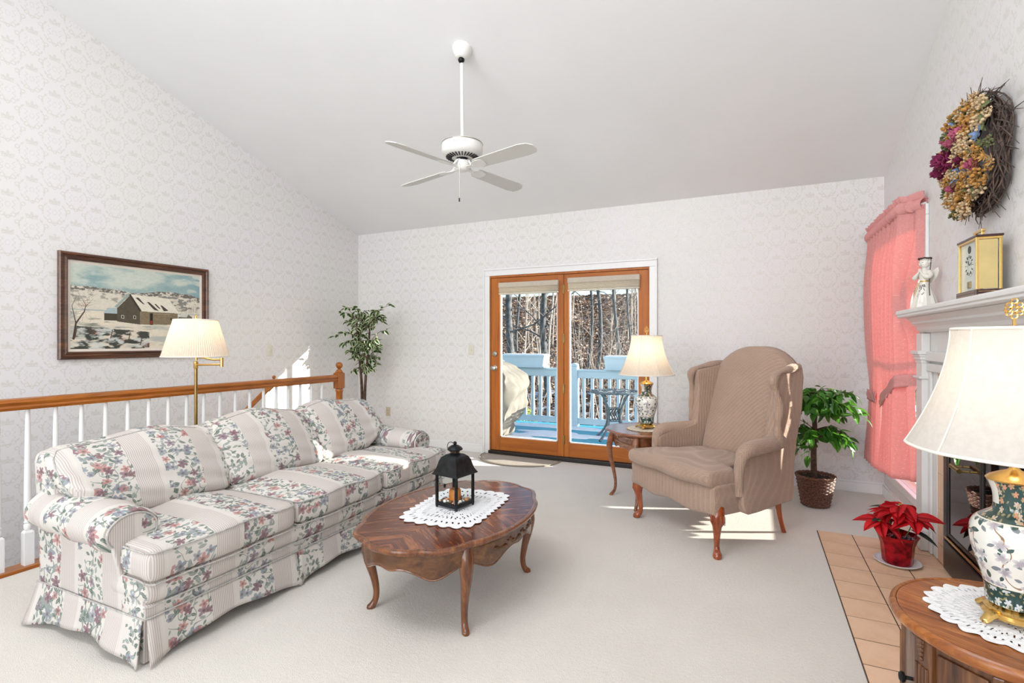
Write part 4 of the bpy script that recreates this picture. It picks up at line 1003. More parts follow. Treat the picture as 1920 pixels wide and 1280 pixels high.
for k in range(8):
    a=math.radians(22.5+45*k); c,s=math.cos(a),math.sin(a); M=Matrix.Translation((cc[0]+.226*c,cc[1]+.226*s,0))@Matrix.Rotation(a,4,'Z')
    b=B(); b.box(-.012,.016,-.030,.030,.062,.540)
    b.v=[tuple(M@Vector(p)) for p in b.v]; pl=b.obj('pilaster',pecan_v,cb,smooth=False,bevel=.004)
    b=B()
    for y in (-.018,-.006,.006,.018): b.tube([(.0165,y,.08),(.0165,y,.470)],.0042,6)
    b.v=[tuple(M@Vector(p)) for p in b.v]; b.obj('reeding',pecan_v,pl)
    b=B(); 
    for q in range(5): b.ball((.017,0,.535-.012*q),.010-.0012*q,8)
    b.v=[tuple(M@Vector(p)) for p in b.v]; b.obj('carved_drop',pecan_v,pl)
for k in range(8):
    a=math.radians(45*k); c,s=math.cos(a),math.sin(a); M=Matrix.Translation((cc[0]+.2217*c,cc[1]+.2217*s,0))@Matrix.Rotation(a,4,'Z')
    b=B(); b.rbox(0,.007,-.055,.055,.09,.52,.004,(1,1,1)); b.v=[tuple(M@Vector(p)) for p in b.v]
    o=b.obj('door' if k==4 else 'side_panel',pecan_v,cb)
    if k==4:
        b=B(); b.lathe([(.005,.0),(.005,.016),(.013,.020),(.015,.027),(.009,.032),(.001,.033)],14); b.v=[tuple(M@Vector((.006+z,y+.03,.395+x))) for x,y,z in b.v]; b.obj('door_knob',black_metal,o)
doily('lace_doily',.63,1.80,zc2+.0015,lambda a:.185,lace,'round white doily under the large lamp in the right foreground',22,scal=.10,seed=8,rows=18,n=210)
# ---------------------------------------------------------------- table lamps
def table_lamp(x,y,z,label,shade,rz,watt,rib_z=1.0,sr=.228,tr=.127):
    t=thing('table_lamp',label,'lamp',(x,y,z),rz); T=dict(w=False)
    b=B(); b.lathe([(.050,.012),(.066,.014),(.068,.020),(.060,.026),(.062,.034),(.052,.040),(.046,.044)],36); b.obj('brass_base',brass,t,**T)
    for k in range(4):
        a=PI/4+PI/2*k; c,s=math.cos(a),math.sin(a); b=B(); b.tube(curve([(c*.045,s*.045,.022),(c*.070,s*.070,.020),(c*.086,s*.086,.010),(c*.094,s*.094,.006)],3),[.010,.010,.0105,.010,.009,.0085,.008,.0075,.007,.006][:10],8,sx=1.5); b.obj('brass_foot',brass,t,**T)
    prof=[(.046,.044),(.056,.046),(.059,.055),(.060,.085),(.068,.120),(.082,.165),(.090,.205),(.090,.235),(.082,.258),(.062,.276),(.046,.288),(.042,.305),(.044,.335),(.052,.360),(.056,.366),(.050,.368)]
    P=[]; 
    cs=curve([(r,0,q) for r,q in prof],3); pr=[(v.x,v.z) for v in cs]
    b=B(); b.lathe(pr,48)
    def uvv(co,p):
        a=math.atan2(co.y-y*0,co.x-x*0)
        return (0,0)
    o=b.obj('vase_body',vase_m,t,**T)
    me=o.data; L=me.uv_layers.new(name='uv')
    for p in me.polygons:
        an=[math.atan2(me.vertices[v].co.y,me.vertices[v].co.x) for v in p.vertices]; base=an[0]
        for li,v in zip(p.loop_indices,range(len(an))):
            a=an[v]
            while a-base>PI: a-=2*PI
            while a-base<-PI: a+=2*PI
            L.data[li].uv=((a+PI)*.075,me.vertices[p.vertices[v]].co.z-.044)
    b=B(); b.lathe([(.056,.366),(.058,.370),(.050,.378),(.030,.388),(.014,.395),(.010,.40),(.010,.43),(.016,.435),(.016,.50)],28); b.obj('brass_cap',brass,t,**T)
    bulb=plain('glowing_bulb_%.1f'%x,(1,.9,.75),.4); bb=bulb.node_tree.nodes['Principled BSDF']; bb.inputs['Emission Color'].default_value=(1,.82,.6,1); bb.inputs['Emission Strength'].default_value=6
    b=B(); b.lathe([(.012,.50),(.016,.52),(.028,.56),(.028,.585),(.018,.605),(.002,.612)],16); b.obj('bulb',bulb,t,**T)
    b=B()
    zb_,zt_=.445,.765
    b.tube(curve([(.012,0,.435),(.05,0,.50),(.06,0,.60),(.04,0,.72),(0,0,.775)],4),.002,5); b.tube(curve([(-.012,0,.435),(-.05,0,.50),(-.06,0,.60),(-.04,0,.72),(0,0,.775)],4),.002,5); b.obj('harp',brass,t,**T)
    def rad(s,a):   # s=0 bottom .. 1 top ; bell panels
        r=tr+(sr-tr)*(1-s)**1.75*1.0+.0*(s); pk=abs(((a/(2*PI)*8)%1)-.5)*2; return r*(1-.022*(1-pk)*0-.020*math.cos((a/(2*PI)*8%1-.5)*PI))
    b=B(); b.grid(lambda s,q:(rad(s,q*2*PI)*math.cos(q*2*PI),rad(s,q*2*PI)*math.sin(q*2*PI),lerp(zb_,zt_,s)),18,96,False,True); sh=b.obj('shade',shade,t,**T)
    for k in range(8):
        a=2*PI*k/8; b=B(); b.tube([((rad(s/12,a)+.0015)*math.cos(a),(rad(s/12,a)+.0015)*math.sin(a),lerp(zb_,zt_,s/12)) for s in range(13)],.0021,6); b.obj('shade_seam',shade_trim,sh,**T)
    for s in (0,1):
        b=B(); b.tube([((rad(s,q))*math.cos(q),(rad(s,q))*math.sin(q),lerp(zb_,zt_,s)) for q in [2*PI*i/64 for i in range(64)]],.0042,8,True); b.obj('shade_binding',shade_trim,sh,**T)
    b=B()
    for k in range(4): b.tube([(0,0,.772),(tr*math.cos(k*PI/2+.4),tr*math.sin(k*PI/2+.4),.762)],.0018,5)
    b.obj('spider',brass,t,**T)
    b=B(); b.tube([(0,0,.772),(0,0,.790)],.004,8)
    for r_,dz in ((.016,.812),):
        for q in ((0,0),(.010,.011),(-.010,.011),(.010,-.009),(-.010,-.009),(0,.022),(0,-.018),(.012,0),(-.012,0)):
            b.tube([(q[0]*1.0+.0065*math.cos(w_),.002*math.sin(w_*2),.815+q[1]+.0065*math.sin(w_)) for w_ in [2*PI*i/12 for i in range(12)]],.0022,5,True)
    b.v=[(px,py,pz) for px,py,pz in b.v]; f=b.obj('finial',brass,t,**T); 
    l=bpy.data.lights.new('lamp_light','POINT'); l.energy=watt; l.color=(1,.80,.58); l.shadow_soft_size=.03; lo=bpy.data.objects.new('lamp_light',l); S.collection.objects.link(lo); lo.location=(x,y,z+.64)
    return t
table_lamp(-.80,4.34,zs+.004,'porcelain table lamp with cream bell shade on the side table','' or shade_m,YAW+.2,1.3)
table_lamp(.62,1.78,zc2+.004,'large porcelain table lamp with white bell shade in the right foreground',shade_w,YAW-.65,.7)
# ---------------------------------------------------------------- floor lamp
x,y=-3.345,2.205
t=thing('floor_lamp','brass swing-arm floor lamp with white pleated shade behind the sofa','lamp',(x,y,0))
b=B(); b.lathe([(.13,0),(.13,.012),(.10,.022),(.03,.030),(.014,.045),(.012,.05)],36,(x,y)); b.obj('base',brass,t)
b=B(); b.tube([(x,y,.04),(x,y,1.165)],.0105,14); b.obj('pole',brass_dk,t)
b=B(); b.lathe([(.0105,1.14),(.014,1.145),(.014,1.185),(.008,1.19)],16,(x,y)); b.obj('pivot',brass,t)
kx,ky=x+.215,y+.03
b=B(); b.tube([(x,y,1.165),(kx,ky,1.170)],.0065,10); b.obj('lower_arm',brass,t)
b=B(); b.tube([(kx,ky,1.155),(kx,ky,1.215)],.011,12); b.obj('knuckle',brass,t)
b=B(); b.tube(curve([(kx,ky,1.203),(x+.13,y+.03,1.200),(x+.06,y+.015,1.212),(x+.015,y+.004,1.215)],4),.0065,10); b.obj('upper_arm',brass,t)
b=B(); b.tube([(x+.005,y,1.195),(x+.005,y,1.29)],.008,10); b.obj('socket_stem',brass,t)
bulb=bpy.data.materials['glowing_bulb_-0.8']
b=B(); b.lathe([(.012,1.29),(.028,1.34),(.028,1.365),(.016,1.385),(.002,1.39)],14,(x,y)); b.obj('bulb',bulb,t)
zb_,zt_=1.222,1.462
b=B(); b.grid(lambda s,q:(x+(lerp(.196,.128,s)+.0016*(1 if int(q*180)%2 else -1))*math.cos(q*2*PI),y+(lerp(.196,.128,s)+.0016*(1 if int(q*180)%2 else -1))*math.sin(q*2*PI),lerp(zb_,zt_,s)),4,180,False,True); sh=b.obj('shade',shade_m,t)
for r,z in ((.197,zb_),(.129,zt_)):
    b=B(); b.tube([(x+r*math.cos(q),y+r*math.sin(q),z) for q in [2*PI*i/60 for i in range(60)]],.004,6,True); b.obj('shade_binding',shade_trim,sh)
b=B()
for k in range(3): b.tube([(x,y,zt_-.01),(x+.128*math.cos(k*2.1),y+.128*math.sin(k*2.1),zt_-.002)],.0018,5)
b.tube([(x,y,1.29),(x+.04,y,1.34),(x+.03,y,1.42),(x,y,1.452)],.0018,5); b.obj('spider',brass,t)
b=B(); b.lathe([(.004,zt_-.012),(.004,zt_+.006),(.009,zt_+.012),(.006,zt_+.022),(.008,zt_+.028),(.001,zt_+.036)],12,(x,y)); b.obj('finial',brass,t)
l=bpy.data.lights.new('lamp_light','POINT'); l.energy=1.3; l.color=(1,.80,.58); l.shadow_soft_size=.03; lo=bpy.data.objects.new('lamp_light',l); S.collection.objects.link(lo); lo.location=(x,y,1.40)
# ================================================================ WING CHAIR (local frame: faces -y)
wc=thing('wing_chair','taupe waffle-knit covered wing chair with carved cherry legs facing the sofa','armchair',(-.263,3.893,0),math.radians(-41.9)); T=dict(w=False)
def hw(y): return lerp(.415,.285,sst(y,-.40,.44))   # half width at depth y
b=B(); b.rbox(-1,1,-.385,.395,.255,.445,.03,(14,12,5),lambda x,y,z:(x*(hw(y))+.004*math.sin(z*60),y-.010*math.cos(x*1.6)*(y<0),z-(0.010*math.sin(x*7+y*5)+.008)*(z<.30))); b.obj('seat_base',waffle,wc,**T)
def cw_(x,y,z):
    k=hw(y)*lerp(.99,.74,sst(y,-.19,-.13)); t=(z-.42)/.10
    return (x*k,y-.02*(1-x*x),z+.035*(1-x*x*.8)*(1-((y+.1)/.34)**2*.9)*t+.006*math.sin(6*x+9*y))
b=B(); b.rbox(-1,1,-.425,.20,.425,.520,.045,(16,16,4),cw_); b.obj('seat_cushion',waffle,wc,**T)
def backw(x,y,z):   # y is thickness coordinate around 0, x in -1..1, z 0..1
    hz_=lerp(.27,.335,z); top=1.285-.165*abs(x)**2.4
    Z=lerp(.40,top,z); Y=.215+.225*z+.02*z*z; th=.055+.018*(1-x*x)*(1-(2*z-1)**2)
    return (x*hz_,Y+y*th+.03*x*x*(-1),Z)
b=B(); b.rbox(-1,1,-1,1,0,1,.14,(16,3,20),lambda x,y,z:backw(x,y,z)); b.obj('backrest',waffle,wc,**T)
b=B(); b.rbox(-1,1,-1,1,0,1,.1,(14,2,18),lambda x,y,z:(x*lerp(.275,.335,z),lerp(.385,.475,z)+y*.03,lerp(.25,1.265-.15*abs(x)**2.2,z))); b.obj('back_cover',waffle,wc,**T)
for sg in (-1,1):
    def sd(x,y,z):   # y 0..1 front to back, z .25..1.12
        front=lerp(-.165,.155,sst(z,.585,.70))+.025*math.sin((z-.7)*5)*(z>.7)
        back=lerp(.385,.475,(z-.25)/.9); Y=lerp(front,back,y); zz=z
        if z>.9: zz=z+.035*y*(z-.9)/.22-.02*(1-y)*(z-.9)/.22
        wx=lerp(.385,.305,sst(Y,-.17,.40))+.022*sst(z,.62,.95)*(1-y*.4)+.018*(1-sst(z,.25,.5))*(1-y)
        return (sg*(wx+x*.032*(1.0+.25*math.sin(z*9))),Y,zz)
    b=B(); b.rbox(-1,1,0,1,.25,1.115,.055,(2,14,40),lambda x,y,z:sd(x,y,z)); b.obj('wing_panel',waffle,wc,**T)
    # rolled front edge of the wing
    P=curve([(sg*.385,.20,.64),(sg*.392,.175,.74),(sg*.395,.175,.80),(sg*.392,.185,.90),(sg*.385,.165,1.0),(sg*.376,.155,1.075),(sg*.366,.22,1.115),(sg*.352,.32,1.135),(sg*.335,.44,1.15)],4)
    b=B(); b.tube(P,[.024+.006*math.sin(i*.7) for i in range(len(P))],10); b.obj('wing_roll',waffle,wc,**T)
    b=B(); P=curve([(sg*.392,-.165,.36),(sg*.398,-.172,.50),(sg*.405,-.150,.605),(sg*.405,-.10,.640),(sg*.392,.0,.648),(sg*.372,.12,.652),(sg*.345,.25,.66)],5)
    b.tube(P,[lerp(.030,.050,sst(i/len(P),.15,.5)) for i in range(len(P))],14,sx=1.0); b.obj('arm_roll',waffle,wc,**T)
def chairleg(x,y):
    b=B(); d=Vector((x,y*.9,0)).normalized(); pr=[(.30,-.02,.046),(.262,-.004,.046),(.235,.008,.040),(.19,.006,.028),(.13,-.006,.020),(.07,-.012,.0165),(.04,-.004,.019),(.022,.014,.027),(.008,.020,.026),(0,.018,.018)]
    P=curve([Vector((x,y,z))+d*o for z,o,r in pr],3); Rr_=[]
    for i in range(len(pr)-1):
        for q in range(3): Rr_.append(lerp(pr[i][2],pr[i+1][2],q/3))
    Rr_.append(pr[-1][2]); b.tube(P,Rr_,14); return b
for x_,y_ in ((-.385,-.335),(.385,-.335)):
    lg=chairleg(x_,y_).obj('leg',cherry,wc,**T)
    d=Vector((x_,y_*.9,0)).normalized(); b=B()
    for k in range(-2,3):
        q=Matrix.Rotation(k*.45,3,'Z')@d; b.tube([Vector((x_,y_,.262))+q*.042,Vector((x_,y_,.225))+q*.042,Vector((x_,y_,.195))+q*.030],[.006,.009,.004],6)
    b.obj('leg_carving',cherry,lg,**T)
for x_ in (-.25,.25):
    b=B(); P=[(x_,.345,.30),(x_,.350,.18),(x_,.372,.09),(x_,.405,.002)]; cs=curve(P,3); b.tube(cs,[.028-.0009*i for i in range(len(cs))],4); b.obj('leg',cherry,wc,smooth=False,bevel=.004,**T)
b=B(); b.box(.395,.425,-.31,-.305,.20,.255); b.obj('care_tag',white_trim,wc,smooth=False,label='white fabric tag',**T)
# ================================================================ HEARTH AND FIREPLACE
hs=st((lambda b:b.box(.402,XR-.002,2.295,4.157,.0005,.004))(B()).obj('floor',grout,smooth=False,label='dark grout bed of the tiled hearth'))
hb=None
xs=[.404,.6085,.813,1.0175]; R_t=random.Random(1)
for i in range(9):
    for j in range(3):
        y0=4.155-.2055*(i+1); x0=xs[j]; M=Matrix.Translation((x0,y0,0))
        if hb is None: b=B(); b.box(.003,.2015,.004,.2015,.001,.0062); o=b.obj('tile',tile_m,hs,w=False,smooth=False); hb=o.data; o.matrix_local=M
        else:
            M=M@Matrix.Translation((0,0,R_t.uniform(-.0004,.0004))); inst(hb,'tile',hs,M)
fp=thing('fireplace','white wooden fireplace surround with crown-moulded mantel shelf and tiled inset','fireplace',(.99,3.22,0))
XW=XR-.001
YC=3.22
def sym(y0,y1): return ((y0,y1),(2*YC-y1,2*YC-y0))
# backing board with opening
b=B(); 
for y0,y1 in sym(3.90,4.150): b.box(1.004,XW,y0,y1,.01,1.38)
b.box(1.004,XW,2*YC-3.90,3.90,1.14,1.38); b.obj('surround_board',mantel_m,fp,smooth=False,bevel=.002)
for y0,y1 in sym(4.024,4.146):
    b=B(); b.box(.960,1.0035,y0,y1,.01,1.37); p=b.obj('pilaster',mantel_m,fp,smooth=False,bevel=.003)
    b=B(); b.box(.950,1.0035,y0-.006,y1+.006,.01,.14); b.obj('pilaster_foot',mantel_m,p,smooth=False,bevel=.003)
    b=B(); b.box(.945,1.0035,y0-.012,y1+.012,1.085,1.10); b.obj('pilaster_band',mantel_m,p,smooth=False,bevel=.004)
    b=B()
    for dz,e in ((0,.004),(.02,.010),(.04,.016),(.055,.026)): b.box(.960-e,1.0035,y0-e,y1+e,1.185+dz,1.185+dz+.021)
    b.obj('pilaster_cap',mantel_m,p,smooth=False,bevel=.002)
for y0,y1 in sym(3.972,4.0235):
    b=B(); b.box(.990,1.0035,y0,y1,.01,1.18); b.obj('inner_stile',mantel_m,fp,smooth=False,bevel=.003)
b=B(); b.box(.982,1.0035,2*YC-4.0235,4.0235,1.135,1.185); b.box(.975,1.0035,2*YC-4.0235,4.0235,1.20,1.258); b.obj('frieze_moulding',mantel_m,fp,smooth=False,bevel=.004)
# crown under the shelf
b=B()
pr=[(1.0035,1.375),(.980,1.378),(.968,1.392),(.962,1.41),(.948,1.425),(.935,1.432),(.935,1.445),(.918,1.458),(.905,1.472),(1.0035,1.472)]
b.prism([(x,z) for x,z in pr],2*YC-4.160,4.160,'y'); b.obj('crown_moulding',mantel_m,fp,smooth=False,bevel=.002)
b=B(); b.prism([(XW,1.473),(.872,1.473),(.865,1.480),(.865,1.490),(.858,1.496),(.858,1.512),(.864,1.520),(XW,1.520)],2*YC-4.185,4.185,'y'); b.obj('mantel_shelf',mantel_m,fp,smooth=False,bevel=.002)
MZ=1.5205
# tiles inside the surround
b=B(); 
for y0,y1 in sym(3.765,3.972): b.box(1.0135,XW,y0,y1,.01,1.14)
b.box(1.0135,XW,2*YC-3.765,3.765,.90,1.135); gb=b.obj('grout_bed',grout,fp,smooth=False)
for y0,y1 in sym(3.768,3.971):
    zs_=[.010,.113,.322,.531,.740,.949,1.134]
    for k in range(6): b=B(); b.box(1.007,1.0135,y0+.001,y1-.001,zs_[k]+.0015,zs_[k+1]-.0015); b.obj('tile',tile_m,fp,smooth=False,bevel=.0015,bseg=1)
for k in range(5):
    y0=2*YC-3.768+.2193*k; b=B(); b.box(1.007,1.0135,y0+.002,y0+.2173,.951,1.133); b.obj('tile',tile_m,fp,smooth=False,bevel=.0015,bseg=1)
# black insert
ins=thing('fireplace_insert','black glass-doored fireplace insert with brass trim strip behind the large lamp','fireplace insert',(.98,YC,0))
ya,yb=2*YC-3.766,3.766
b=B()
for q in ((ya,ya+.06,.012,.90),(yb-.06,yb,.012,.90),(ya+.06,yb-.06,.012,.20),(ya+.06,yb-.06,.80,.90)): b.box(.999,XW-.001,*q)
b.box(1.018,XW-.002,ya+.06,yb-.06,.20,.80)
b.obj('frame',black_ins,ins,smooth=False,bevel=.004)
b=B(); b.box(.990,.9985,ya+.03,yb-.03,.03,.185); b.obj('lower_panel',black_ins,ins,smooth=False,bevel=.005)
b=B(); b.box(.989,.9985,ya+.05,yb-.05,.200,.212); b.obj('brass_strip',brass,ins,smooth=False,bevel=.002,label='brass strip below the glass doors')
for y0,y1 in ((ya+.065,YC-.003),(YC+.003,yb-.065)):
    b=B()
    for q in ((y0,y0+.022,.216,.79),(y1-.022,y1,.216,.79),(y0+.022,y1-.022,.216,.236),(y0+.022,y1-.022,.77,.79)): b.box(1.0005,1.012,*q)
    d=b.obj('glass_door',black_ins,ins,smooth=False,bevel=.002)
    b=B(); b.box(1.005,1.008,y0+.022,y1-.022,.236,.77); b.obj('pane',glass_dark,d,smooth=False)
# pull handles
b=B(); b.tube([(.962,3.50,.655),(.962,3.38,.650)],.012,12); b.tube([(1.003,3.49,.655),(.962,3.49,.655)],.006,8); b.tube([(1.003,3.39,.65),(.962,3.39,.65)],.006,8); b.obj('handle',brass_dk,ins)
# ---------------------------------------------------------------- mantel clock
ck=thing('mantel_clock','brass and glass carriage-style mantel clock on the mantel shelf','clock',(.94,3.05,MZ)); T=dict(w=False)
dark_w=plain('dark_mahogany',(.05,.015,.015),.2); goldp=plain('pale_gold_panel',(.66,.52,.24),.28,.85)
b=B(); b.box(-.050,.050,-.120,.120,0.0005,.030); b.obj('plinth',dark_w,ck,smooth=False,bevel=.003,**T)
b=B()
for y in (-.121,.1195): b.box(-.04,.04,y,y+.0015,.008,.0095); b.box(-.04,.04,y,y+.0015,.021,.0225)
b.box(-.0515,-.0503,-.11,.11,.008,.0095); b.box(-.0515,-.0503,-.11,.11,.021,.0225); b.obj('plinth_inlay',brass,ck,smooth=False,**T)
for sx in (-1,1):
    for sy in (-1,1): b=B(); b.box(sx*.040-.005,sx*.040+.005,sy*.105-.005,sy*.105+.005,.030,.255); b.obj('corner_post',brass,ck,smooth=False,bevel=.001,**T)
b=B(); b.box(-.046,.046,-.112,.112,.252,.262); b.obj('top_frame',brass,ck,smooth=False,bevel=.001,**T)
b=B(); b.box(-.049,.049,-.116,.116,.262,.272); b.obj('top_slab',dark_w,ck,smooth=False,bevel=.002,**T)
b=B(); b.box(-.040,.030,-.1075,-.1055,.034,.25); b.obj('gold_side_panel',goldp,ck,smooth=False,**T)
b=B(); b.box(-.040,.040,.1055,.1075,.034,.25); b.box(-.042,-.0405,-.10,.10,.034,.25); b.obj('pane',glass,ck,smooth=False,**T)
b=B(); b.box(-.034,-.031,-.10,.10,.034,.25); b.obj('dial_plate',plain('silvered_dial_plate',(.72,.71,.66),.3),ck,smooth=False,**T)
def disc(b,x,y,z,r0,r1,n=32):
    b.add([(x,y+r*math.cos(2*PI*k/n),z+r*math.sin(2*PI*k/n)) for r in (r0,r1) for k in range(n)],[(k,(k+1)%n,n+(k+1)%n,n+k) for k in range(n)])
b=B(); disc(b,-.0352,0,.150,.030,.052); dl=b.obj('chapter_ring',plain('ivory_chapter_ring',(.8,.78,.7),.4),ck,smooth=False,solid=.001,**T)
b=B()
for k in range(12):
    a=2*PI*k/12; c,s=math.cos(a),math.sin(a); n_=(2,3,3,1,2,3,2,3,2,1,2,3)[k]
    for q in range(n_):
        o=(q-(n_-1)/2)*.0032; y0,z0_=.034*s+o*c,.034*c-o*s; y1,z1_=.047*s+o*c,.047*c-o*s
        b.tube([(-.0364,y0,.150+z0_),(-.0364,y1,.150+z1_)],.0011,4)
b.obj('numerals',black_metal,dl,**T)
b=B(); b.tube([(-.0368,0,.15),(-.0368,.012,.172)],.0016,4); b.tube([(-.0372,0,.15),(-.0372,-.034,.160)],.0013,4); b.obj('hands',black_metal,dl,**T)
b=B(); disc(b,-.0352,0,.222,.002,.018); b.obj('moon_disc',black_metal,ck,smooth=False,solid=.001,**T)
b=B(); b.box(-.039,-.034,-.018,.018,.045,.075); b.obj('movement',brass_dk,ck,smooth=False,bevel=.002,**T)
b=B(); b.box(-.006,.006,-.045,-.035,.272,.298); b.box(-.006,.006,.035,.045,.272,.298); b.box(-.008,.008,-.050,.050,.296,.308); b.obj('handle',brass,ck,smooth=False,bevel=.002,**T)
# ---------------------------------------------------------------- angel figurine
porc=plain('glazed_cream_porcelain',(.80,.76,.69),.15,var=.02); brownp=plain('dark_brown_wreath',(.06,.03,.025),.7); goldt=plain('gold_trim',(.55,.36,.12),.35,.6)
ag=thing('angel_figurine','cream porcelain angel figurine with dark crown and ribbon at the left end of the mantel','figurine',(.945,3.90,MZ),math.radians(-55))
b=B(); b.lathe([(.002,.0005),(.064,.001),(.066,.008),(.055,.05),(.040,.10),(.027,.145),(.023,.165),(.026,.18),(.032,.205),(.030,.222),(.016,.236),(.011,.246),(.011,.252)],36,fn=lambda a,i:1+(.07*math.cos(a*9) if i<5 else .01*math.cos(a*9))*(1 if i<7 else 0)); b.obj('gown',porc,ag,**T)
b=B(); b.ball((0,-.002,.274),.027,20,1.12,10); hd=b.obj('head',porc,ag,**T)
b=B(); b.ball((0,-.029,.270),.005,8); b.obj('nose',porc,hd,**T)
b=B(); 
for sx in (-1,1): b.tube([(sx*.014,-.0245,.279),(sx*.010,-.0275,.2765),(sx*.006,-.027,.279)],.0010,5)
b.obj('eyelid',brownp,hd,**T)
b=B(); b.tube([(-.005,-.0275,.2595),(0,-.0285,.2585),(.005,-.0275,.2595)],.0012,5); b.obj('mouth',plain('rose_lips',(.6,.3,.27),.4),hd,**T)
b=B(); R=random.Random(2)
for k in range(60):
    a=R.uniform(0,2*PI); e=R.uniform(-.3,1.5)
    if -2.3<a-2*PI<-.85 and e<.75: continue
    b.ball((.026*math.cos(a)*math.cos(e),.004+.026*math.sin(a)*math.cos(e),.277+.029*math.sin(e)),.0072,7,1,4)
b.obj('curly_hair',porc,ag,**T)
b=B()
for k in range(26):
    a=2*PI*k/26; b.ball((.030*math.cos(a),.002+.030*math.sin(a),.303+.002*math.sin(a*5)),.0055,6,.8,4)
b.tube([(.030*math.cos(a),.002+.030*math.sin(a),.304) for a in [2*PI*i/24 for i in range(24)]],.0035,6,True); b.obj('crown_wreath',brownp,ag,**T)
b=B(); b.tube([(.030,.012,.302),(.033,.004,.25),(.034,-.004,.19),(.036,-.01,.13),(.046,-.016,.075)],.0022,6); b.obj('ribbon',brownp,ag,**T)
for sx in (-1,1):
    b=B(); b.tube(curve([(sx*.026,0,.222),(sx*.043,-.008,.200),(sx*.040,-.026,.188),(sx*.018,-.036,.205),(sx*.005,-.034,.222)],4),[.012,.0125,.013,.013,.013,.0135,.014,.0145,.015,.014,.012,.010,.008,.0065,.006,.0055,.005],10); b.obj('sleeve',porc,ag,**T)
    b=B(); b.rbox(sx*.004-.0042,sx*.004+.0042,-.040,-.030,.217,.240,.004,(1,1,2)); b.obj('hand',porc,ag,**T)
    b=B(); W=[(.012,.150),(.030,.160),(.055,.190),(.066,.225),(.060,.245),(.045,.238),(.028,.225),(.012,.215)]
    b.prism([(sx*p,q) for p,q in W],.024,.031,'y'); b.obj('wing',porc,ag,smooth=False,bevel=.003,**T)
b=B(); b.lathe([(.0245,.160),(.0255,.164),(.0245,.168)],24,cap=False); b.tube([(-.020,-.018,.162),(-.034,-.026,.11),(-.050,-.03,.05)],.0018,5); b.obj('gold_sash',goldt,ag,**T)
b=B(); R=random.Random(4)
for k in range(16):
    z=R.uniform(.07,.15); r=lerp(.050,.030,(z-.05)/.1); a=math.radians(-75+R.uniform(-22,30)); p=Vector((r*math.cos(a),r*math.sin(a),z)); a2=a+R.uniform(-.25,.25); q=Vector(((r+.002)*math.cos(a2),(r+.002)*math.sin(a2),z-.016)); b.tube([p*1.01,q*1.01],.0022,5)
b.obj('painted_sprig',plain('mauve_grey_sprig',(.22,.17,.18),.5),ag,**T)
# ---------------------------------------------------------------- dried flower wreath
wr=thing('dried_wreath','dried flower and twig wreath hanging on the wall above the mantel','wreath',(XR,3.17,2.20)); R=random.Random(21)
wr_t=plain('wreath_twig',(.12,.08,.065),.9,var=.3,scale=30); 
def ringpt(a,r,x): return Vector((x,r*math.cos(a),r*math.sin(a)))
b=B()
for k in range(26):
    ph=R.uniform(0,6.3); rr=R.uniform(.19,.27); xx=R.uniform(-.07,-.015); b.tube([ringpt(2*PI*i/36,rr+.02*math.sin(3*2*PI*i/36+ph),xx+.012*math.sin(5*2*PI*i/36+ph)) for i in range(36)],.0035,5,True)
b.obj('twig_ring',wr_t,wr,**T)
for k in range(120):
    a=R.uniform(0,2*PI); out=R.uniform(.04,.13)
    if -.9<(a-PI+PI)%(2*PI)-PI+0<-.0 : pass
    near=math.cos(a)<-.1     # the twiggy side is the side away from the window
    if not near and R.random()<.55: out*=.5
    p=ringpt(a,.24,R.uniform(-.07,-.02)); q=ringpt(a+R.uniform(.05,.45),.24+out,R.uniform(-.09,-.004)); m=(p+q)/2+Vector((R.uniform(-.02,.0),R.uniform(-.02,.02),R.uniform(-.02,.02)))
    b=B(); b.tube([p,m,q],[.0035,.0025,.0012],5)
    if R.random()<.5: b.tube([m,m+(q-p).length*.5*Vector((0,R.uniform(-1,1),R.uniform(-1,1)))+Vector((-.0,0,0))],[.002,.001],4)
    b.obj('twig',wr_t,wr,**T)
cols={'orange':plain('dried_gold_yarrow',(.55,.28,.07),.9,var=.3,scale=90),'cream':plain('dried_cream_bloom',(.68,.50,.30),.9,var=.2,scale=60),'plum':plain('dried_plum_rose',(.23,.015,.08),.8,var=.2,scale=60),'pink':plain('dried_pink_rose',(.55,.13,.22),.8,var=.2,scale=60),'blue':plain('dried_blue_larkspur',(.16,.24,.42),.8,var=.25,scale=60),'sage':plain('dried_sage_leaf',(.15,.17,.07),.9,var=.3,scale=60),'brown':plain('dried_brown_leaf',(.17,.09,.05),.9,var=.3,scale=60)}
def rose(r):
    b=B()
    for ly_ in range(4):
        n=5; rr=r*(1-.22*ly_)
        for k in range(n):
            a=2*PI*k/n+ly_*.7
            def f(s,t):
                w_=(t-.5)*1.5/ (1+ly_*.1); e=rr*(.35+.65*s)*(1-.15*abs(2*t-1)); return (e*math.cos(a+w_),e*math.sin(a+w_),r*(.15+.28*ly_)+r*.55*s*s*(1 if ly_>1 else .7)+.1*r*math.sin(9*t))
            b.grid(f,3,5)
    return b
def spray(r):
    b=B()
    for k in range(30):
        d=Vector((R.gauss(0,1),R.gauss(0,1),abs(R.gauss(0,1)))).normalized()*r*R.uniform(.5,1.05); b.ball(tuple(d),r*.17,6,1,4)
    for k in range(6):
        d=Vector((R.gauss(0,1),R.gauss(0,1),abs(R.gauss(0,1)))).normalized()*r; b.tube([(0,0,0),tuple(d)],r*.05,4)
    return b
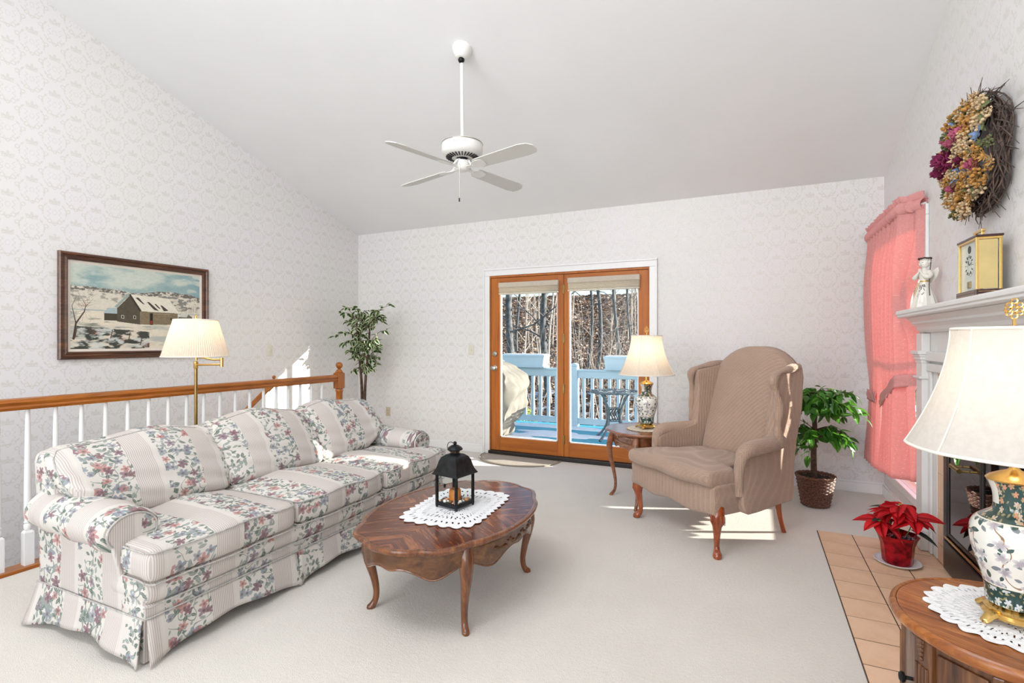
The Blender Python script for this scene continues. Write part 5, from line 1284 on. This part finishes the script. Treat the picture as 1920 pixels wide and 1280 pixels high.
def star(r):
    b=B()
    for k in range(9):
        a=2*PI*k/9; d=Vector((math.cos(a),math.sin(a),R.uniform(.2,.9)))*r; c=Vector((-math.sin(a),math.cos(a),0))*r*.2; b.add([(0,0,.1*r),tuple(d*.5+c),tuple(d),tuple(d*.5-c)],[(0,1,2,3)])
    return b
def leafm(r):
    b=B(); b.grid(lambda s,t:((t-.5)*.75*r*math.sin(PI*min(.97,s+.03))**.8,(s)*r*1.6,.15*r*math.cos(3*s)+abs(t-.5)*.3*r),6,4); return b
protos={}
def add_wreath(kind,col,r,p,seed):
    key=(kind,col)
    d=Vector((-1,p[1]*1.4,p[2]*1.4)).normalized(); M=Matrix.Translation(p)@d.to_track_quat('Z','Y').to_matrix().to_4x4()@Matrix.Rotation(seed,4,'Z')@Matrix.Scale(r/.03,4)
    nm={'rose':'rose_bloom','spray':'flower_spray','star':'larkspur_bloom','leaf':'dried_leaf'}[kind]
    if key not in protos:
        o={'rose':rose,'spray':spray,'star':star,'leaf':leafm}[kind](.03).obj(nm,cols[col],wr,solid=(.0012 if kind!='spray' else 0),calc=False,**T); protos[key]=o.data; o.matrix_local=M
    else: o=inst(protos[key],nm,wr,M)
# big blooms placed as in the photograph (y across, z up)
for kind,col,r,y,z,x in (('rose','plum',.050,.02,.00,-.15),('rose','pink',.040,-.10,.09,-.13),('star','blue',.045,-.13,-.10,-.12),('rose','plum',.032,-.10,-.03,-.13),('star','blue',.045,-.20,.05,-.11),('rose','pink',.034,-.19,-.08,-.115),('spray','cream',.045,-.21,.10,-.10),('spray','orange',.05,-.13,.17,-.11),('spray','orange',.045,-.19,-.14,-.10),('spray','orange',.05,-.15,.13,-.10),('spray','orange',.05,-.16,-.02,-.10),('spray','cream',.045,-.14,-.17,-.09),('rose','plum',.050,.02,.02,-.145),('rose','plum',.046,.075,-.035,-.145),('rose','plum',.032,-.05,-.03,-.14),('rose','pink',.036,-.06,.06,-.145),('rose','pink',.030,.13,.13,-.12),('rose','pink',.028,.10,.11,-.12),('rose','plum',.028,.04,.15,-.12),('rose','pink',.030,.01,-.13,-.13),('star','blue',.05,.02,.17,-.125),('star','blue',.055,.13,.06,-.12),('star','blue',.05,-.04,-.08,-.135),('star','blue',.045,-.08,-.06,-.13),('star','blue',.05,.13,-.16,-.11),('star','blue',.045,.17,-.13,-.10),('spray','orange',.055,.13,.20,-.10),('spray','orange',.055,.05,.21,-.10),('spray','orange',.045,-.03,.20,-.10),('spray','orange',.045,-.10,.08,-.125),('spray','cream',.045,-.13,.055,-.12),('spray','orange',.05,-.12,-.08,-.11),('spray','orange',.05,-.03,-.20,-.10),('spray','orange',.045,.05,-.22,-.10),('spray','cream',.04,.07,-.15,-.12),('spray','cream',.038,.12,-.09,-.11),('spray','orange',.042,-.06,-.15,-.11),('spray','cream',.035,.02,-.07,-.14)):
    add_wreath(kind,col,r,Vector((x,y,z)),R.uniform(0,6))
for k in range(330):
    a=R.uniform(0,2*PI); rr=.27*math.sqrt(R.random())
    if math.cos(a)*rr<-.15 and R.random()<.35: continue
    x=-.075-.05*math.exp(-((rr-.08)/.12)**2)-R.uniform(0,.035); kd=R.choice(['leaf','leaf','leaf','spray','spray','star']); c=R.choice(['sage','sage','brown','brown']) if kd=='leaf' else R.choice(['orange','cream','sage'])
    add_wreath(kd,c,R.uniform(.022,.038),ringpt(a,rr,x),R.uniform(0,6))
b=B()
for k in range(16):
    a=-.9+.12*k; b.tube([(-.135,.145,.015),(-.160-.01*math.sin(k),.13+.03*math.cos(a),.05+.045*math.sin(a)),(-.13,.065+.01*math.sin(k*2),.055+.035*math.sin(a))],.0022,5)
b.obj('raffia_bow',plain('straw_raffia',(.62,.46,.26),.8),wr,**T)
# ================================================================ CURTAINS
def top_path(Y0c,Y1c,corner=False):
    pass
cx0=.905
def curtain(name,ya,yb,label,near):
    t=thing('curtain',label,'curtain',(cx0,(ya+yb)/2,0))
    nf=6 if near else 5
    def f(s,q):     # s along width, q from top (0) to bottom (1)
        z=lerp(2.21,.33 if not near else lerp(.335,.40,s),q)
        zt_=.86 if not near else lerp(.86,1.02,s)
        pin=math.exp(-((z-zt_)/.34)**2) if z>zt_ else math.exp(-((z-zt_)/.5)**2)
        if near: y=lerp(yb,ya,s); cen=lerp(4.62,4.33,.55); y=lerp(y,cen+(.5-s)*.40,pin*.55)
        else: y=lerp(yb,ya,s); y=lerp(y,5.02+(.5-s)*.26,pin*.75)
        x=cx0
        if near: # returns to the wall at its near end
            e=sst(s,.80,1.0); pl_=math.exp(-((z-1.56)/.20)**2); x=cx0+.105*e*(1-.6*max(pl_,.6*pin)); y+=.15*pl_*sst(s,.72,1)
        amp=lerp(.014,.046,sst(q,0,.25))*(1-.35*pin)
        x+=amp*math.sin(s*nf*2*PI+.6*math.sin(q*3))*(1-.6*sst(s,.9,1)*near)+.006*math.sin(s*31+q*6)
        if z<zt_: x+=-.008
        return (x,y,z)
    b=B(); b.grid(f,110,46); p=b.obj('panel',pink,t,solid=.0015,calc=False,uv=lambda co,p:(co.y*1.6,co.z))
    # tie-back
    b=B(); zt_=.86
    def tb_(s,q):
        z0=.88 if not near else lerp(.86,1.075,s); z=z0+(q-.5)*.085
        pt=f(s,(2.21-z)/(2.21-.33)); a=1.0
        return (pt[0]*0+lerp(.868,.868,s)+(.13*sst(s,.86,1) if near else .09*sst(1-s,.9,1)*0+.0)+.004*math.sin(q*9+s*12),pt[1],z)
    b.grid(tb_,50,5); b.obj('tieback',pink_d,t,solid=.003,calc=False,uv=lambda co,p:(co.y,co.z))
    # gathered header and ruffle
    def hd(s,q):
        y=lerp(yb,ya,s); x=cx0+(.105*sst(s,.80,1) if near else 0); a=2*PI*q; r=.030
        wv=1+.10*math.sin(s*150)+.06*math.sin(s*233+1)
        return (x+r*wv*math.cos(a),y+.004*math.sin(s*90),2.215+r*1.25*wv*math.sin(a))
    b=B(); b.grid(hd,150,12,False,True); b.obj('rod_pocket',pink_d,t,calc=False)
    def rf(s,q):
        y=lerp(yb,ya,s); x=cx0+(.105*sst(s,.80,1) if near else 0)
        return (x-.005-.013*math.sin(s*70+math.sin(s*30))*q-.010*q,y+.004*math.sin(s*57)*q,2.248+.045*q+.007*math.sin(s*41)*q)
    b=B(); b.grid(rf,170,4); b.obj('ruffle',pink_d,t,solid=.0015,calc=False)
    return t
curtain('c',4.80,5.34,'pink dotted curtain panel next to the room corner, tied back',0)
curtain('c',4.145,4.80,'pink dotted curtain panel next to the mantel, tied back',1)
b=B(); b.tube([(XR-.003,5.345,2.215),(cx0,5.343,2.215),(cx0,4.80,2.215)]+[(cx0+.105*sst(q/20,.80,1),lerp(4.80,4.145,q/20),2.215) for q in range(1,21)],.008,8); tag(b.obj('curtain_rod',white_trim),'white curtain rod hidden in the pink ruffled header','curtain rod')
# ================================================================ PLANTS
def leaf_mesh(L,W,fold=.25,droop=.25):
    b=B(); n=6
    for sg in (-1,1):
        b.grid(lambda s,t:(sg*t*W*.5*(math.sin(PI*s**.85)**.9 if s<1 else 0),s*L,-droop*L*s*s+fold*t*W*.5*math.sin(PI*s)),n,2)
    b.weld=True; return b
def leaf_uv(L,W):
    def u(co,p):
        s=max(0,min(1,co.y/L)); w=W*.5*(math.sin(PI*s**.85)**.9 if 0<s<1 else 0)+1e-4; return (s,abs(co.x)/w if 0.03<s<.95 else 1.0)
    return u
def plant_leaves(root,mat,P,L,W,R,maxd=1):
    protos=[]
    for p,d in P:
        up=Vector((0,0,1)); y=d.normalized(); x=y.cross(up); x=x.normalized() if x.length>.01 else Vector((1,0,0)); z=x.cross(y)
        M=Matrix.Translation(p)@Matrix((x,y,z)).transposed().to_4x4()@Matrix.Rotation(R.uniform(-.9,.9),4,'Y')@Matrix.Scale(R.uniform(.75,1.15),4)
        if len(protos)<3:
            dr=(.15,.35,.55)[len(protos)]; o=leaf_mesh(L,W,.25,dr).obj('leaf',mat,root,w=False,uv=leaf_uv(L,W),calc=False); protos.append(o.data); o.matrix_local=M
        else: inst(R.choice(protos),'leaf',root,M)
def more_leaves(root,mat,P,L,W,R):
    b=B(); src=leaf_mesh(L,W,.25,.35)
    uvs=[]
    for p,d in P:
        up=Vector((0,0,1)); y=d.normalized(); x=y.cross(up); x=x.normalized() if x.length>.01 else Vector((1,0,0)); z=x.cross(y)
        M=Matrix.Translation(p)@Matrix((x,y,z)).transposed().to_4x4()@Matrix.Rotation(R.uniform(-.9,.9),4,'Y')
        b.add([tuple(M@Vector(v)) for v in src.v],src.f); uvs+=[leaf_uv(L,W)(Vector(v),None) for v in src.v]
    o=b.obj('foliage',mat,root,w=False,calc=False,kind='stuff'); Lr=o.data.uv_layers.new(name='uv')
    for l in o.data.loops: Lr.data[l.index].uv=uvs[l.vertex_index]
# variegated ficus in the left back corner
R=random.Random(31); X,Y=-4.27,4.87
pf=thing('variegated_ficus','tall variegated ficus tree in the back left corner behind the sofa','plant',(X,Y,0))
b=B(); b.lathe([(.12,.001),(.13,.02),(.155,.27),(.165,.28),(.165,.30),(.150,.30),(.140,.27),(.01,.265)],28); wick=plain('brown_wicker',(.10,.05,.03),.7,var=.4,scale=60); b.obj('pot',wick,pf,w=False)
tr=[curve([(0,0,.27),(-.015,0,.8),(-.06,0,1.2),(-.11,.01,1.62)],5),curve([(.02,0,.27),(.04,0,.8),(.085,0,1.2),(.13,-.01,1.62)],5)]
for p in tr: b=B(); b.tube(p,[.021-.0008*i for i in range(len(p))],10); b.obj('trunk',bark,pf,w=False)
# branches: right vector across the picture
rt_=Vector((math.cos(YAW),math.sin(YAW),0)); PL=[]
def in_room(v,m=.03): return XL+m<v.x<XR-m and v.y<YB-m
specs=[]
for k in range(74):
    tt=.42+.58*R.random()**.5; side=R.choice((0,1)); p=tr[side][int(tt*(len(tr[side])-1))].copy(); specs.append((p,R.uniform(.12,.36)*(1.0 if tt>.7 else .6)))
for p,Ln in specs:
    for _ in range(30):
        a=R.uniform(0,2*PI); d=Vector((math.cos(a),math.sin(a)*.7,R.uniform(-.1,.95))).normalized()
        e=Vector((X,Y,0))+p+d*Ln
        if in_room(e,.06): break
    q=[p,p+d*Ln*.5+Vector((0,0,.03)),p+d*Ln+Vector((0,0,-.04*Ln/.3))]
    b=B(); b.tube(curve(q,3),[.0035,.0033,.003,.0027,.0022,.0016,.001],5); b.obj('branch',bark,pf,w=False)
    cs=curve(q,5)
    for k in range(8):
        c=cs[min(len(cs)-1,2+k)] if k<8 else cs[-1]; dd=(d*.5+Vector((R.uniform(-1,1),R.uniform(-1,1),R.uniform(-.9,.25)))).normalized()
        if in_room(Vector((X,Y,0))+c+dd*.09,.01): PL.append((c,dd))
R.shuffle(PL); plant_leaves(pf,leaf_v,PL[:290],.076,.048,R); more_leaves(pf,leaf_v,PL[290:600],.076,.048,R)
# green ficus in the wicker basket
X,Y=.455,4.80; R=random.Random(12)
pf=thing('potted_ficus','green leafy ficus in a dark wicker basket between the wing chair and the curtains','plant',(X,Y,0))
wk=G('dark_wicker',.6,0,.5); x_,y_,z_=wk.coord(); a_=wk.m('ARCTAN2',y_,x_); nn=wk.noise(wk.vec(a_*6,z_*60,0),2,2); wk.base(wk.ramp(nn,[(.35,(.05,.018,.012)),(.6,(.20,.085,.05)),(.8,(.36,.18,.11))])); wk=wk.mat
bs=None
for k in range(17):
    z=.012+.0135*k; r=lerp(.097,.134,k/16); b=B(); b.tube([((r+.0045*math.cos(a*12+PI*(k%2)))*math.cos(a),(r+.0045*math.cos(a*12+PI*(k%2)))*math.sin(a),z) for a in [2*PI*i/72 for i in range(72)]],.0066,6,True)
    o=b.obj('woven_strand',wk,pf,w=False)
for k in range(24):
    a=2*PI*k/24; b=B(); b.tube([(.097*math.cos(a),.097*math.sin(a),.004),(.134*math.cos(a),.134*math.sin(a),.235)],.0045,5); b.obj('stake',wk,pf,w=False)
b=B(); b.tube([(.138*math.cos(a),.138*math.sin(a),.240+.003*math.sin(a*24)) for a in [2*PI*i/96 for i in range(96)]],.010,8,True); b.obj('rim',wk,pf,w=False)
b=B(); b.lathe([(.09,.003),(.128,.21),(.127,.222),(.06,.228),(.002,.230)],28); b.obj('moss',plain('dark_moss',(.045,.035,.02),.95,var=.4,scale=60,bump=.01),pf,w=False)
trk=curve([(-.01,0,.22),(-.012,0,.45),(-.005,0,.65),(-.02,0,.84)],5); b=B(); b.tube(trk,[.024-.0006*i for i in range(len(trk))],10); b.obj('trunk',bark,pf,w=False)
PL=[]
for k in range(64):
    layer=R.random(); hi=layer>.42
    z=R.uniform(.72,.84) if hi else R.uniform(.50,.62); p=Vector((-.01,0,z)); a=R.uniform(0,2*PI); L=R.uniform(.18,.36) if hi else R.uniform(.16,.30)
    d=Vector((math.cos(a),math.sin(a),R.uniform(.1,.75) if hi else R.uniform(-.05,.35))).normalized()
    if X+d.x*L>.82: L*=.8
    q=[p,p+d*L*.55+Vector((0,0,.03)),p+d*L+Vector((0,0,-.07))]; cs=curve(q,5); b=B(); b.tube(cs,[.0035-.0003*i for i in range(len(cs))],5); b.obj('branch',bark,pf,w=False)
    for j in range(7):
        c=cs[3+j] if 3+j<len(cs) else cs[-1]; dd=(d*.6+Vector((R.uniform(-1,1),R.uniform(-1,1),R.uniform(-1.1,.15)))).normalized(); 
        if in_room(Vector((X,Y,0))+c+dd*.11,.03): PL.append((c,dd))
R.shuffle(PL); plant_leaves(pf,leaf_g,PL[:290],.095,.052,R); more_leaves(pf,leaf_g,PL[290:520],.095,.052,R)
# cord on the floor by the basket
b=B(); b.tube(curve([(.335,YB-.02,.33),(.30,YB-.03,.15),(.22,5.30,.008),(.05,5.22,.006),(-.3,5.16,.006)],5),.003,6); tag(b.obj('power_cord',plain('brown_cord',(.25,.14,.08),.5)),'brown power cord running along the floor from the outlet behind the wing chair','cord')
# poinsettia
X,Y=.775,3.735; R=random.Random(6)
t=thing('saucer','white plastic saucer on the hearth under the poinsettia','saucer',(X,Y,.0068)); b=B(); b.lathe([(.070,.0),(.100,.004),(.116,.016),(.118,.017),(.114,.019),(.098,.0075),(.07,.004),(.002,.0035)],44); b.obj('dish',plain('white_plastic',(.72,.70,.70),.35,var=.01),t,w=False)
pf=thing('poinsettia','red poinsettia in a shiny red foil pot on the tiled hearth','plant',(X,Y,.0112))
foil=plain('red_foil',(.42,.008,.02),.18,.6,var=.35,scale=25)
b=B(); b.lathe([(.068,0),(.074,.01),(.078,.06),(.082,.11),(.094,.15),(.104,.170),(.100,.171),(.088,.15),(.076,.12)],48,fn=lambda a,i:1+(.035*math.cos(a*8+.5*i) if i>0 else 0)*(1+.6*(i>3))); b.obj('foil_pot',foil,pf,w=False)
b=B(); b.lathe([(.07,.10),(.078,.125),(.002,.13)],20); b.obj('soil',plain('potting_soil',(.03,.02,.015),.95),pf,w=False)
b=B()
for k in range(12):
    a=R.uniform(-1.2,.9)-PI/2; p=Vector((.085*math.cos(a),.085*math.sin(a),.155+.03*R.random())); u=Vector((R.uniform(-1,1),R.uniform(-1,1),R.uniform(-1,1))).normalized()*.022; v=u.orthogonal().normalized()*.014; b.add([p-u,p-v,p+u,p+v],[(0,1,2,3)])
b.obj('foil_ribbon',plain('iridescent_foil',(.55,.50,.55),.2,.9,var=.4,scale=120),pf,w=False,smooth=False)
heads=[(0.0,-.02,.30),(.02,.02,.335),(-.09,-.02,.235),(.07,-.03,.28),(-.03,.06,.27)]
lm=leaf_mesh(.14,.085,.2,.38).obj('bract',leaf_r,pf,w=False,uv=leaf_uv(.14,.085),calc=False); first=True
for hx,hy,hz_ in heads:
    b=B(); b.tube(curve([(hx*.2,hy*.2,.12),(hx*.7,hy*.7,hz_*.7),(hx,hy,hz_-.01)],4),.003,6); b.obj('stem',plain('green_stem',(.10,.22,.05),.6),pf,w=False)
    for k in range(7):
        a=2*PI*k/7+R.uniform(-.25,.25); d=Vector((math.cos(a),math.sin(a),R.uniform(-.35,.25))).normalized(); x=d.cross(Vector((0,0,1))).normalized(); z=x.cross(d)
        M=Matrix.Translation((hx,hy,hz_+R.uniform(-.01,.01)))@Matrix((x,d,z)).transposed().to_4x4()@Matrix.Rotation(R.uniform(-.4,.4),4,'Y')@Matrix.Scale(R.uniform(.75,1.1),4)
        if first: lm.matrix_local=M; first=False
        else: inst(lm.data,'bract',pf,M)
    b=B()
    for k in range(5): b.ball((hx+R.uniform(-.008,.008),hy+R.uniform(-.008,.008),hz_+.006),.004,6)
    b.obj('flower_centre',plain('yellow_green_bud',(.45,.45,.06),.6),pf,w=False)
ld=None
for (px,py,pz,a,el,s_) in ((.06,-.03,.30,-.25,-.45,1.1),(.05,-.05,.22,-.45,-.25,1.1),(-.02,.02,.31,2.9,.15,.9),(-.05,-.02,.26,3.3,-.1,.8),(.0,.05,.22,1.6,.1,.9)):
    d=Vector((math.cos(a),math.sin(a),el)).normalized(); x=d.cross(Vector((0,0,1))).normalized(); z=x.cross(d); M=Matrix.Translation((px,py,pz))@Matrix((x,d,z)).transposed().to_4x4()@Matrix.Scale(s_,4)
    if ld is None: o=leaf_mesh(.13,.06,.2,.25).obj('leaf',leaf_d,pf,w=False,calc=False); ld=o.data; o.matrix_local=M
    else: inst(ld,'leaf',pf,M)
# ================================================================ DOOR MAT
def mats(s,t):
    a=PI*s; rr=t; return (-2.36+.47*rr*math.cos(a)*1.0,YB-.045-.42*rr*math.sin(a)**.8*1.0,.006+.010*math.exp(-((s-.93)/.1)**2)*t)
b=B(); b.grid(mats,50,10); b.v=[(x-.02,y,z) for x,y,z in b.v]; o=b.obj('mat_body',mat_m,None,solid=.007,calc=False)
t=thing('door_mat','beige half-round door mat on the carpet at the left glass door','mat',(-2.36,YB-.2,0)); o.data.transform(Matrix.Translation((2.36,-(YB-.2),0))); o.parent=t
b=B(); b.tube([(p[0]-.02,p[1],p[2]+.002) for p in [mats(i/50,1) for i in range(51)]],.006,6); b.obj('bound_edge',plain('tan_mat_binding',(.33,.28,.22),.9),t)
# ================================================================ PAINTING
PY0,PY1,PZ0,PZ1=2.085,3.273,1.181,2.014
pt=thing('painting','framed winter landscape painting of a grey snow-roofed barn on the left wall','painting',(XL,(PY0+PY1)/2,(PZ0+PZ1)/2))
b=B(); prof=[(0,0),(0,.026),(.008,.034),(.020,.034),(.026,.026),(.038,.024),(.048,.030),(.056,.026),(.060,.016),(.060,.0)]
def fr(s,t):
    i,d=prof[int(round(s*(len(prof)-1)))]; k=int(round(t*4))%4
    y=(PY0+i,PY1-i,PY1-i,PY0+i)[k]; z=(PZ0+i,PZ0+i,PZ1-i,PZ1-i)[k]; return (XL+d+.001,y,z)
b.grid(fr,len(prof)-1,4,False,True); b.obj('frame',framewood,pt,smooth=False)
b=B(); i0,i1=.060,.080
b.add([(XL+d,y,z) for i,d in ((i0,.014),(i1,.009)) for y,z in ((PY0+i,PZ0+i),(PY1-i,PZ0+i),(PY1-i,PZ1-i),(PY0+i,PZ1-i))],[(0,1,5,4),(1,2,6,5),(2,3,7,6),(3,0,4,7)]); b.obj('liner',plain('cream_linen_liner',(.74,.66,.58),.8,var=.02),pt,smooth=False)
W_,H_=460,290
U,Vv=np.meshgrid((np.arange(W_)+.5)/W_,1-(np.arange(H_)+.5)/H_)   # u left-right, v up
rs=np.random.RandomState(5)
def vnoise(fx_,fy_,seed,oct=4):
    out=np.zeros_like(U); amp=1; tot=0
    for o in range(oct):
        r=np.random.RandomState(seed+o); gx,gy=int(fx_*2**o)+2,int(fy_*2**o)+2; g_=r.rand(gy,gx)
        x=U*(gx-1.001); y=Vv*(gy-1.001); xi=x.astype(int); yi=y.astype(int); fx2=x-xi; fy2=y-yi; fx2=fx2*fx2*(3-2*fx2); fy2=fy2*fy2*(3-2*fy2)
        out+=amp*((g_[yi,xi]*(1-fx2)+g_[yi,xi+1]*fx2)*(1-fy2)+(g_[yi+1,xi]*(1-fx2)+g_[yi+1,xi+1]*fx2)*fy2); tot+=amp; amp*=.55
    return out/tot
img=np.zeros((H_,W_,3))
def lin(c): return (np.array(c)/255.)**2.2
def blend(m,c,a=1.0):
    m=(np.clip(m,0,1)*a)[...,None]; img[:]=img*(1-m)+np.asarray(c)*m
nz1=vnoise(5,9,1); nz2=vnoise(22,30,9); nz3=vnoise(60,60,20)
sky_=lin((120,152,156))*(1-nz1[...,None])+lin((190,205,196))*nz1[...,None]; img[:]=sky_
blend(np.clip((nz1+.35*(Vv-.75)+.25*(U-.5)*-1-.42)*5,0,1),lin((206,210,196)),.7)
blend(np.clip((U-.75)*3,0,1)*(nz1<.55),lin((88,140,160)),.6)
def poly(P,c,a=1.0,tex=None):
    P=np.array(P); ins_=np.zeros(U.shape,bool); j=len(P)-1
    for i in range(len(P)):
        xi,yi=P[i]; xj,yj=P[j]; cond=((yi>Vv)!=(yj>Vv))&(U<(xj-xi)*(Vv-yi)/(yj-yi+1e-12)+xi); ins_^=cond; j=i
    blend(ins_.astype(float),c if tex is None else tex,a); return ins_
def line(x0,y0,x1,y1,w,c,a=1.0,w1=None):
    dx,dy=(x1-x0)*1.6,y1-y0; L=dx*dx+dy*dy+1e-9; t=np.clip((((U-x0)*1.6)*dx+(Vv-y0)*dy)/L,0,1); d=np.hypot((U-x0)*1.6-t*dx,(Vv-y0)-t*dy); ww=w+((w1 if w1 is not None else w)-w)*t
    blend(np.clip((ww-d)/.0025+.5,0,1),c,a)
# far hills
hl=.70+.04*np.sin(U*5+1.0)*(U<.45)+.055*np.exp(-((U-.72)/.16)**2)+.02*np.exp(-((U-.9)/.05)**2)+.02*(nz2-.5)
blend((Vv<hl).astype(float),lin((215,208,192))); blend((Vv<hl)*(Vv>hl-.05)*np.clip((nz3-.42)*9,0,1),lin((70,66,60)),.85)
blend((Vv<hl)*(Vv>.50)*np.clip((nz2-.50)*9,0,1)*(U>.5),lin((80,84,84)),.75); blend((Vv<hl)*(Vv>.56)*np.clip((nz2-.53)*9,0,1)*(U<=.5),lin((110,108,100)),.6)
for k in range(60):
    x=rs.uniform(0,1); y=np.interp(x,U[0],hl[0])-rs.uniform(0,.05); line(x,y,x+rs.uniform(-.008,.008),y+rs.uniform(.015,.04),.0016,lin((70,58,48)),.7,.0006)
for k in range(40):
    x=rs.uniform(.78,.99); y=rs.uniform(.46,.52); line(x,y,x+rs.uniform(-.015,.015),y+rs.uniform(.06,.11),.0016,lin((90,62,48)),.7,.0005)
blend((Vv<.47)*(Vv>.44)*1.,lin((150,170,176)),.7)
# foreground snow
fs=vnoise(4,14,40); blend((Vv<.455).astype(float),lin((222,212,192))); blend((Vv<.44)*np.clip((fs-.52)*7,0,1),lin((150,164,164)),.6)
blend((Vv<.37)*(Vv>.24)*(U<.62)*np.clip((vnoise(6,30,60)-.52)*8,0,1),lin((84,98,92)),.8)
dk_=(Vv<.17+.10*(1-U)+.02*(nz2-.5))*(U<.56); blend(dk_*np.clip((vnoise(12,20,70)-.40)*7,0,1),lin((34,44,40)),.95); blend(dk_*np.clip((vnoise(14,24,90)-.58)*9,0,1),lin((205,208,202)),.9)
# barns
poly([(.225,.345),(.315,.345),(.315,.44),(.225,.435)],lin((70,64,52))); poly([(.215,.43),(.25,.50),(.33,.50),(.33,.43)],lin((170,186,188)))
poly([(.80,.40),(.93,.40),(.93,.425),(.885,.475),(.83,.47)],lin((110,106,90))); poly([(.79,.425),(.84,.475),(.90,.475),(.88,.42)],lin((205,203,192)))
pk=np.abs((U*130)%1-.5)[...,None]*2
g1=lin((92,84,68))*(.65+.35*pk)*(.8+.4*nz3[...,None]); g2=lin((140,124,98))*(.65+.35*pk)*(.8+.4*nz3[...,None])
poly([(.315,.335),(.485,.305),(.485,.50),(.415,.675),(.315,.50)],None,1,g1); poly([(.485,.305),(.80,.315),(.80,.475),(.485,.49)],None,1,g2)
poly([(.40,.685),(.72,.66),(.815,.47),(.49,.475)],lin((226,220,202)))
poly([(.395,.69),(.415,.685),(.50,.48),(.485,.47)],lin((60,52,46))); poly([(.395,.69),(.41,.68),(.315,.505),(.295,.515)],lin((150,165,160)))
for P in ([(.45,.645),(.475,.648),(.525,.565),(.51,.57)],[(.54,.60),(.56,.60),(.64,.49),(.60,.50)],[(.65,.57),(.67,.56),(.72,.50),(.68,.49)],[(.60,.58),(.615,.58),(.655,.52),(.64,.52)]): poly(P,lin((72,62,56)))
poly([(.565,.305),(.59,.305),(.59,.455),(.565,.455)],lin((26,20,18))); poly([(.57,.31),(.585,.31),(.585,.36),(.57,.36)],lin((150,50,34)))
for x in (.345,.435): poly([(x,.375),(x+.022,.372),(x+.022,.415),(x,.418)],lin((200,196,176))); poly([(x+.004,.38),(x+.018,.378),(x+.018,.41),(x+.004,.412)],lin((50,46,42)))
poly([(.735,.375),(.755,.375),(.755,.405),(.735,.405)],lin((60,48,38))); line(.485,.305,.485,.50,.0015,lin((50,42,34))); line(.595,.45,.73,.45,.0018,lin((190,176,150)))
# old tree, posts, brush
br=lin((70,52,44))
line(.02,.12,.035,.30,.012,br,1,.009); line(.035,.30,.09,.44,.009,br,1,.006); line(.09,.44,.10,.52,.006,br,1,.003); line(.10,.52,.05,.66,.003,br,1,.001); line(.10,.50,.15,.60,.003,br,1,.001); line(.035,.30,.01,.50,.006,br,1,.003); line(.01,.5,.04,.62,.003,br,1,.001)
for k in range(46):
    x=rs.uniform(0,.14); y=rs.uniform(.30,.62); a=rs.uniform(0,PI); l_=rs.uniform(.03,.09); line(x,y,x+l_*np.cos(a)*.7,y+l_*np.sin(a),.0016,br,.8,.0005)
for x,y,h_ in ((.03,.14,.11),(.12,.16,.10),(.27,.13,.10),(.40,.10,.10),(.49,.05,.09)): line(x,y,x+.012,y+h_,.006,lin((84,62,48)),1,.005)
for a_,c_ in (((.04,.22),(.13,.24)),((.13,.24),(.28,.20)),((.28,.20),(.41,.17)),((.41,.17),(.50,.12))): line(a_[0],a_[1],c_[0],c_[1],.0009,br,.7)
for k in range(60):
    cxx,cyy=[(.17,.17),(.37,.10),(.54,.03),(.10,.50)][k%4]; a=rs.uniform(.5,2.6); l_=rs.uniform(.03,.08); line(cxx+rs.uniform(-.03,.03),cyy,cxx+rs.uniform(-.05,.05)+l_*np.cos(a),cyy+l_*np.sin(a),.0013,lin((150,84,56)),.7,.0005)
img*=(.9+.2*nz3[...,None]); img=np.clip(img,0,1)
i1=.080; gy=np.linspace(PY0+i1,PY1-i1,W_+1); gz=np.linspace(PZ1-i1,PZ0+i1,H_+1)
# near end of the wall is the left of the picture
vs=np.zeros(((W_+1)*(H_+1),3)); G1,G2=np.meshgrid(gy,gz); vs[:,0]=.0095; vs[:,1]=G1.ravel()-(PY0+PY1)/2; vs[:,2]=G2.ravel()-(PZ0+PZ1)/2
ii,jj=np.meshgrid(np.arange(H_),np.arange(W_),indexing='ij'); a0=(ii*(W_+1)+jj).ravel(); fa=np.stack([a0,a0+W_+1,a0+W_+2,a0+1],1)
me=bpy.data.meshes.new('canvas'); me.vertices.add(len(vs)); me.vertices.foreach_set('co',vs.ravel()); me.loops.add(fa.size); me.loops.foreach_set('vertex_index',fa.ravel().astype(np.int32)); me.polygons.add(len(fa)); me.polygons.foreach_set('loop_start',np.arange(0,fa.size,4,dtype=np.int32)); me.polygons.foreach_set('loop_total',np.full(len(fa),4,dtype=np.int32)); me.update()
ca=me.color_attributes.new('paint','FLOAT_COLOR','CORNER'); cc_=np.ones((len(fa),4,4)); cc_[:,:,:3]=img.reshape(-1,1,3); ca.data.foreach_set('color',cc_.ravel())
pm=G('painted_canvas',.55); at=pm.n('ShaderNodeAttribute',attribute_name='paint'); pm.base(V(pm,at.outputs['Color'])); x_,y_,z_=pm.coord(); pm.bump(pm.noise(pm.vec(x_,y_,z_),260,2),.0006)
me.materials.append(pm.mat); o=bpy.data.objects.new('canvas',me); S.collection.objects.link(o); o.parent=pt
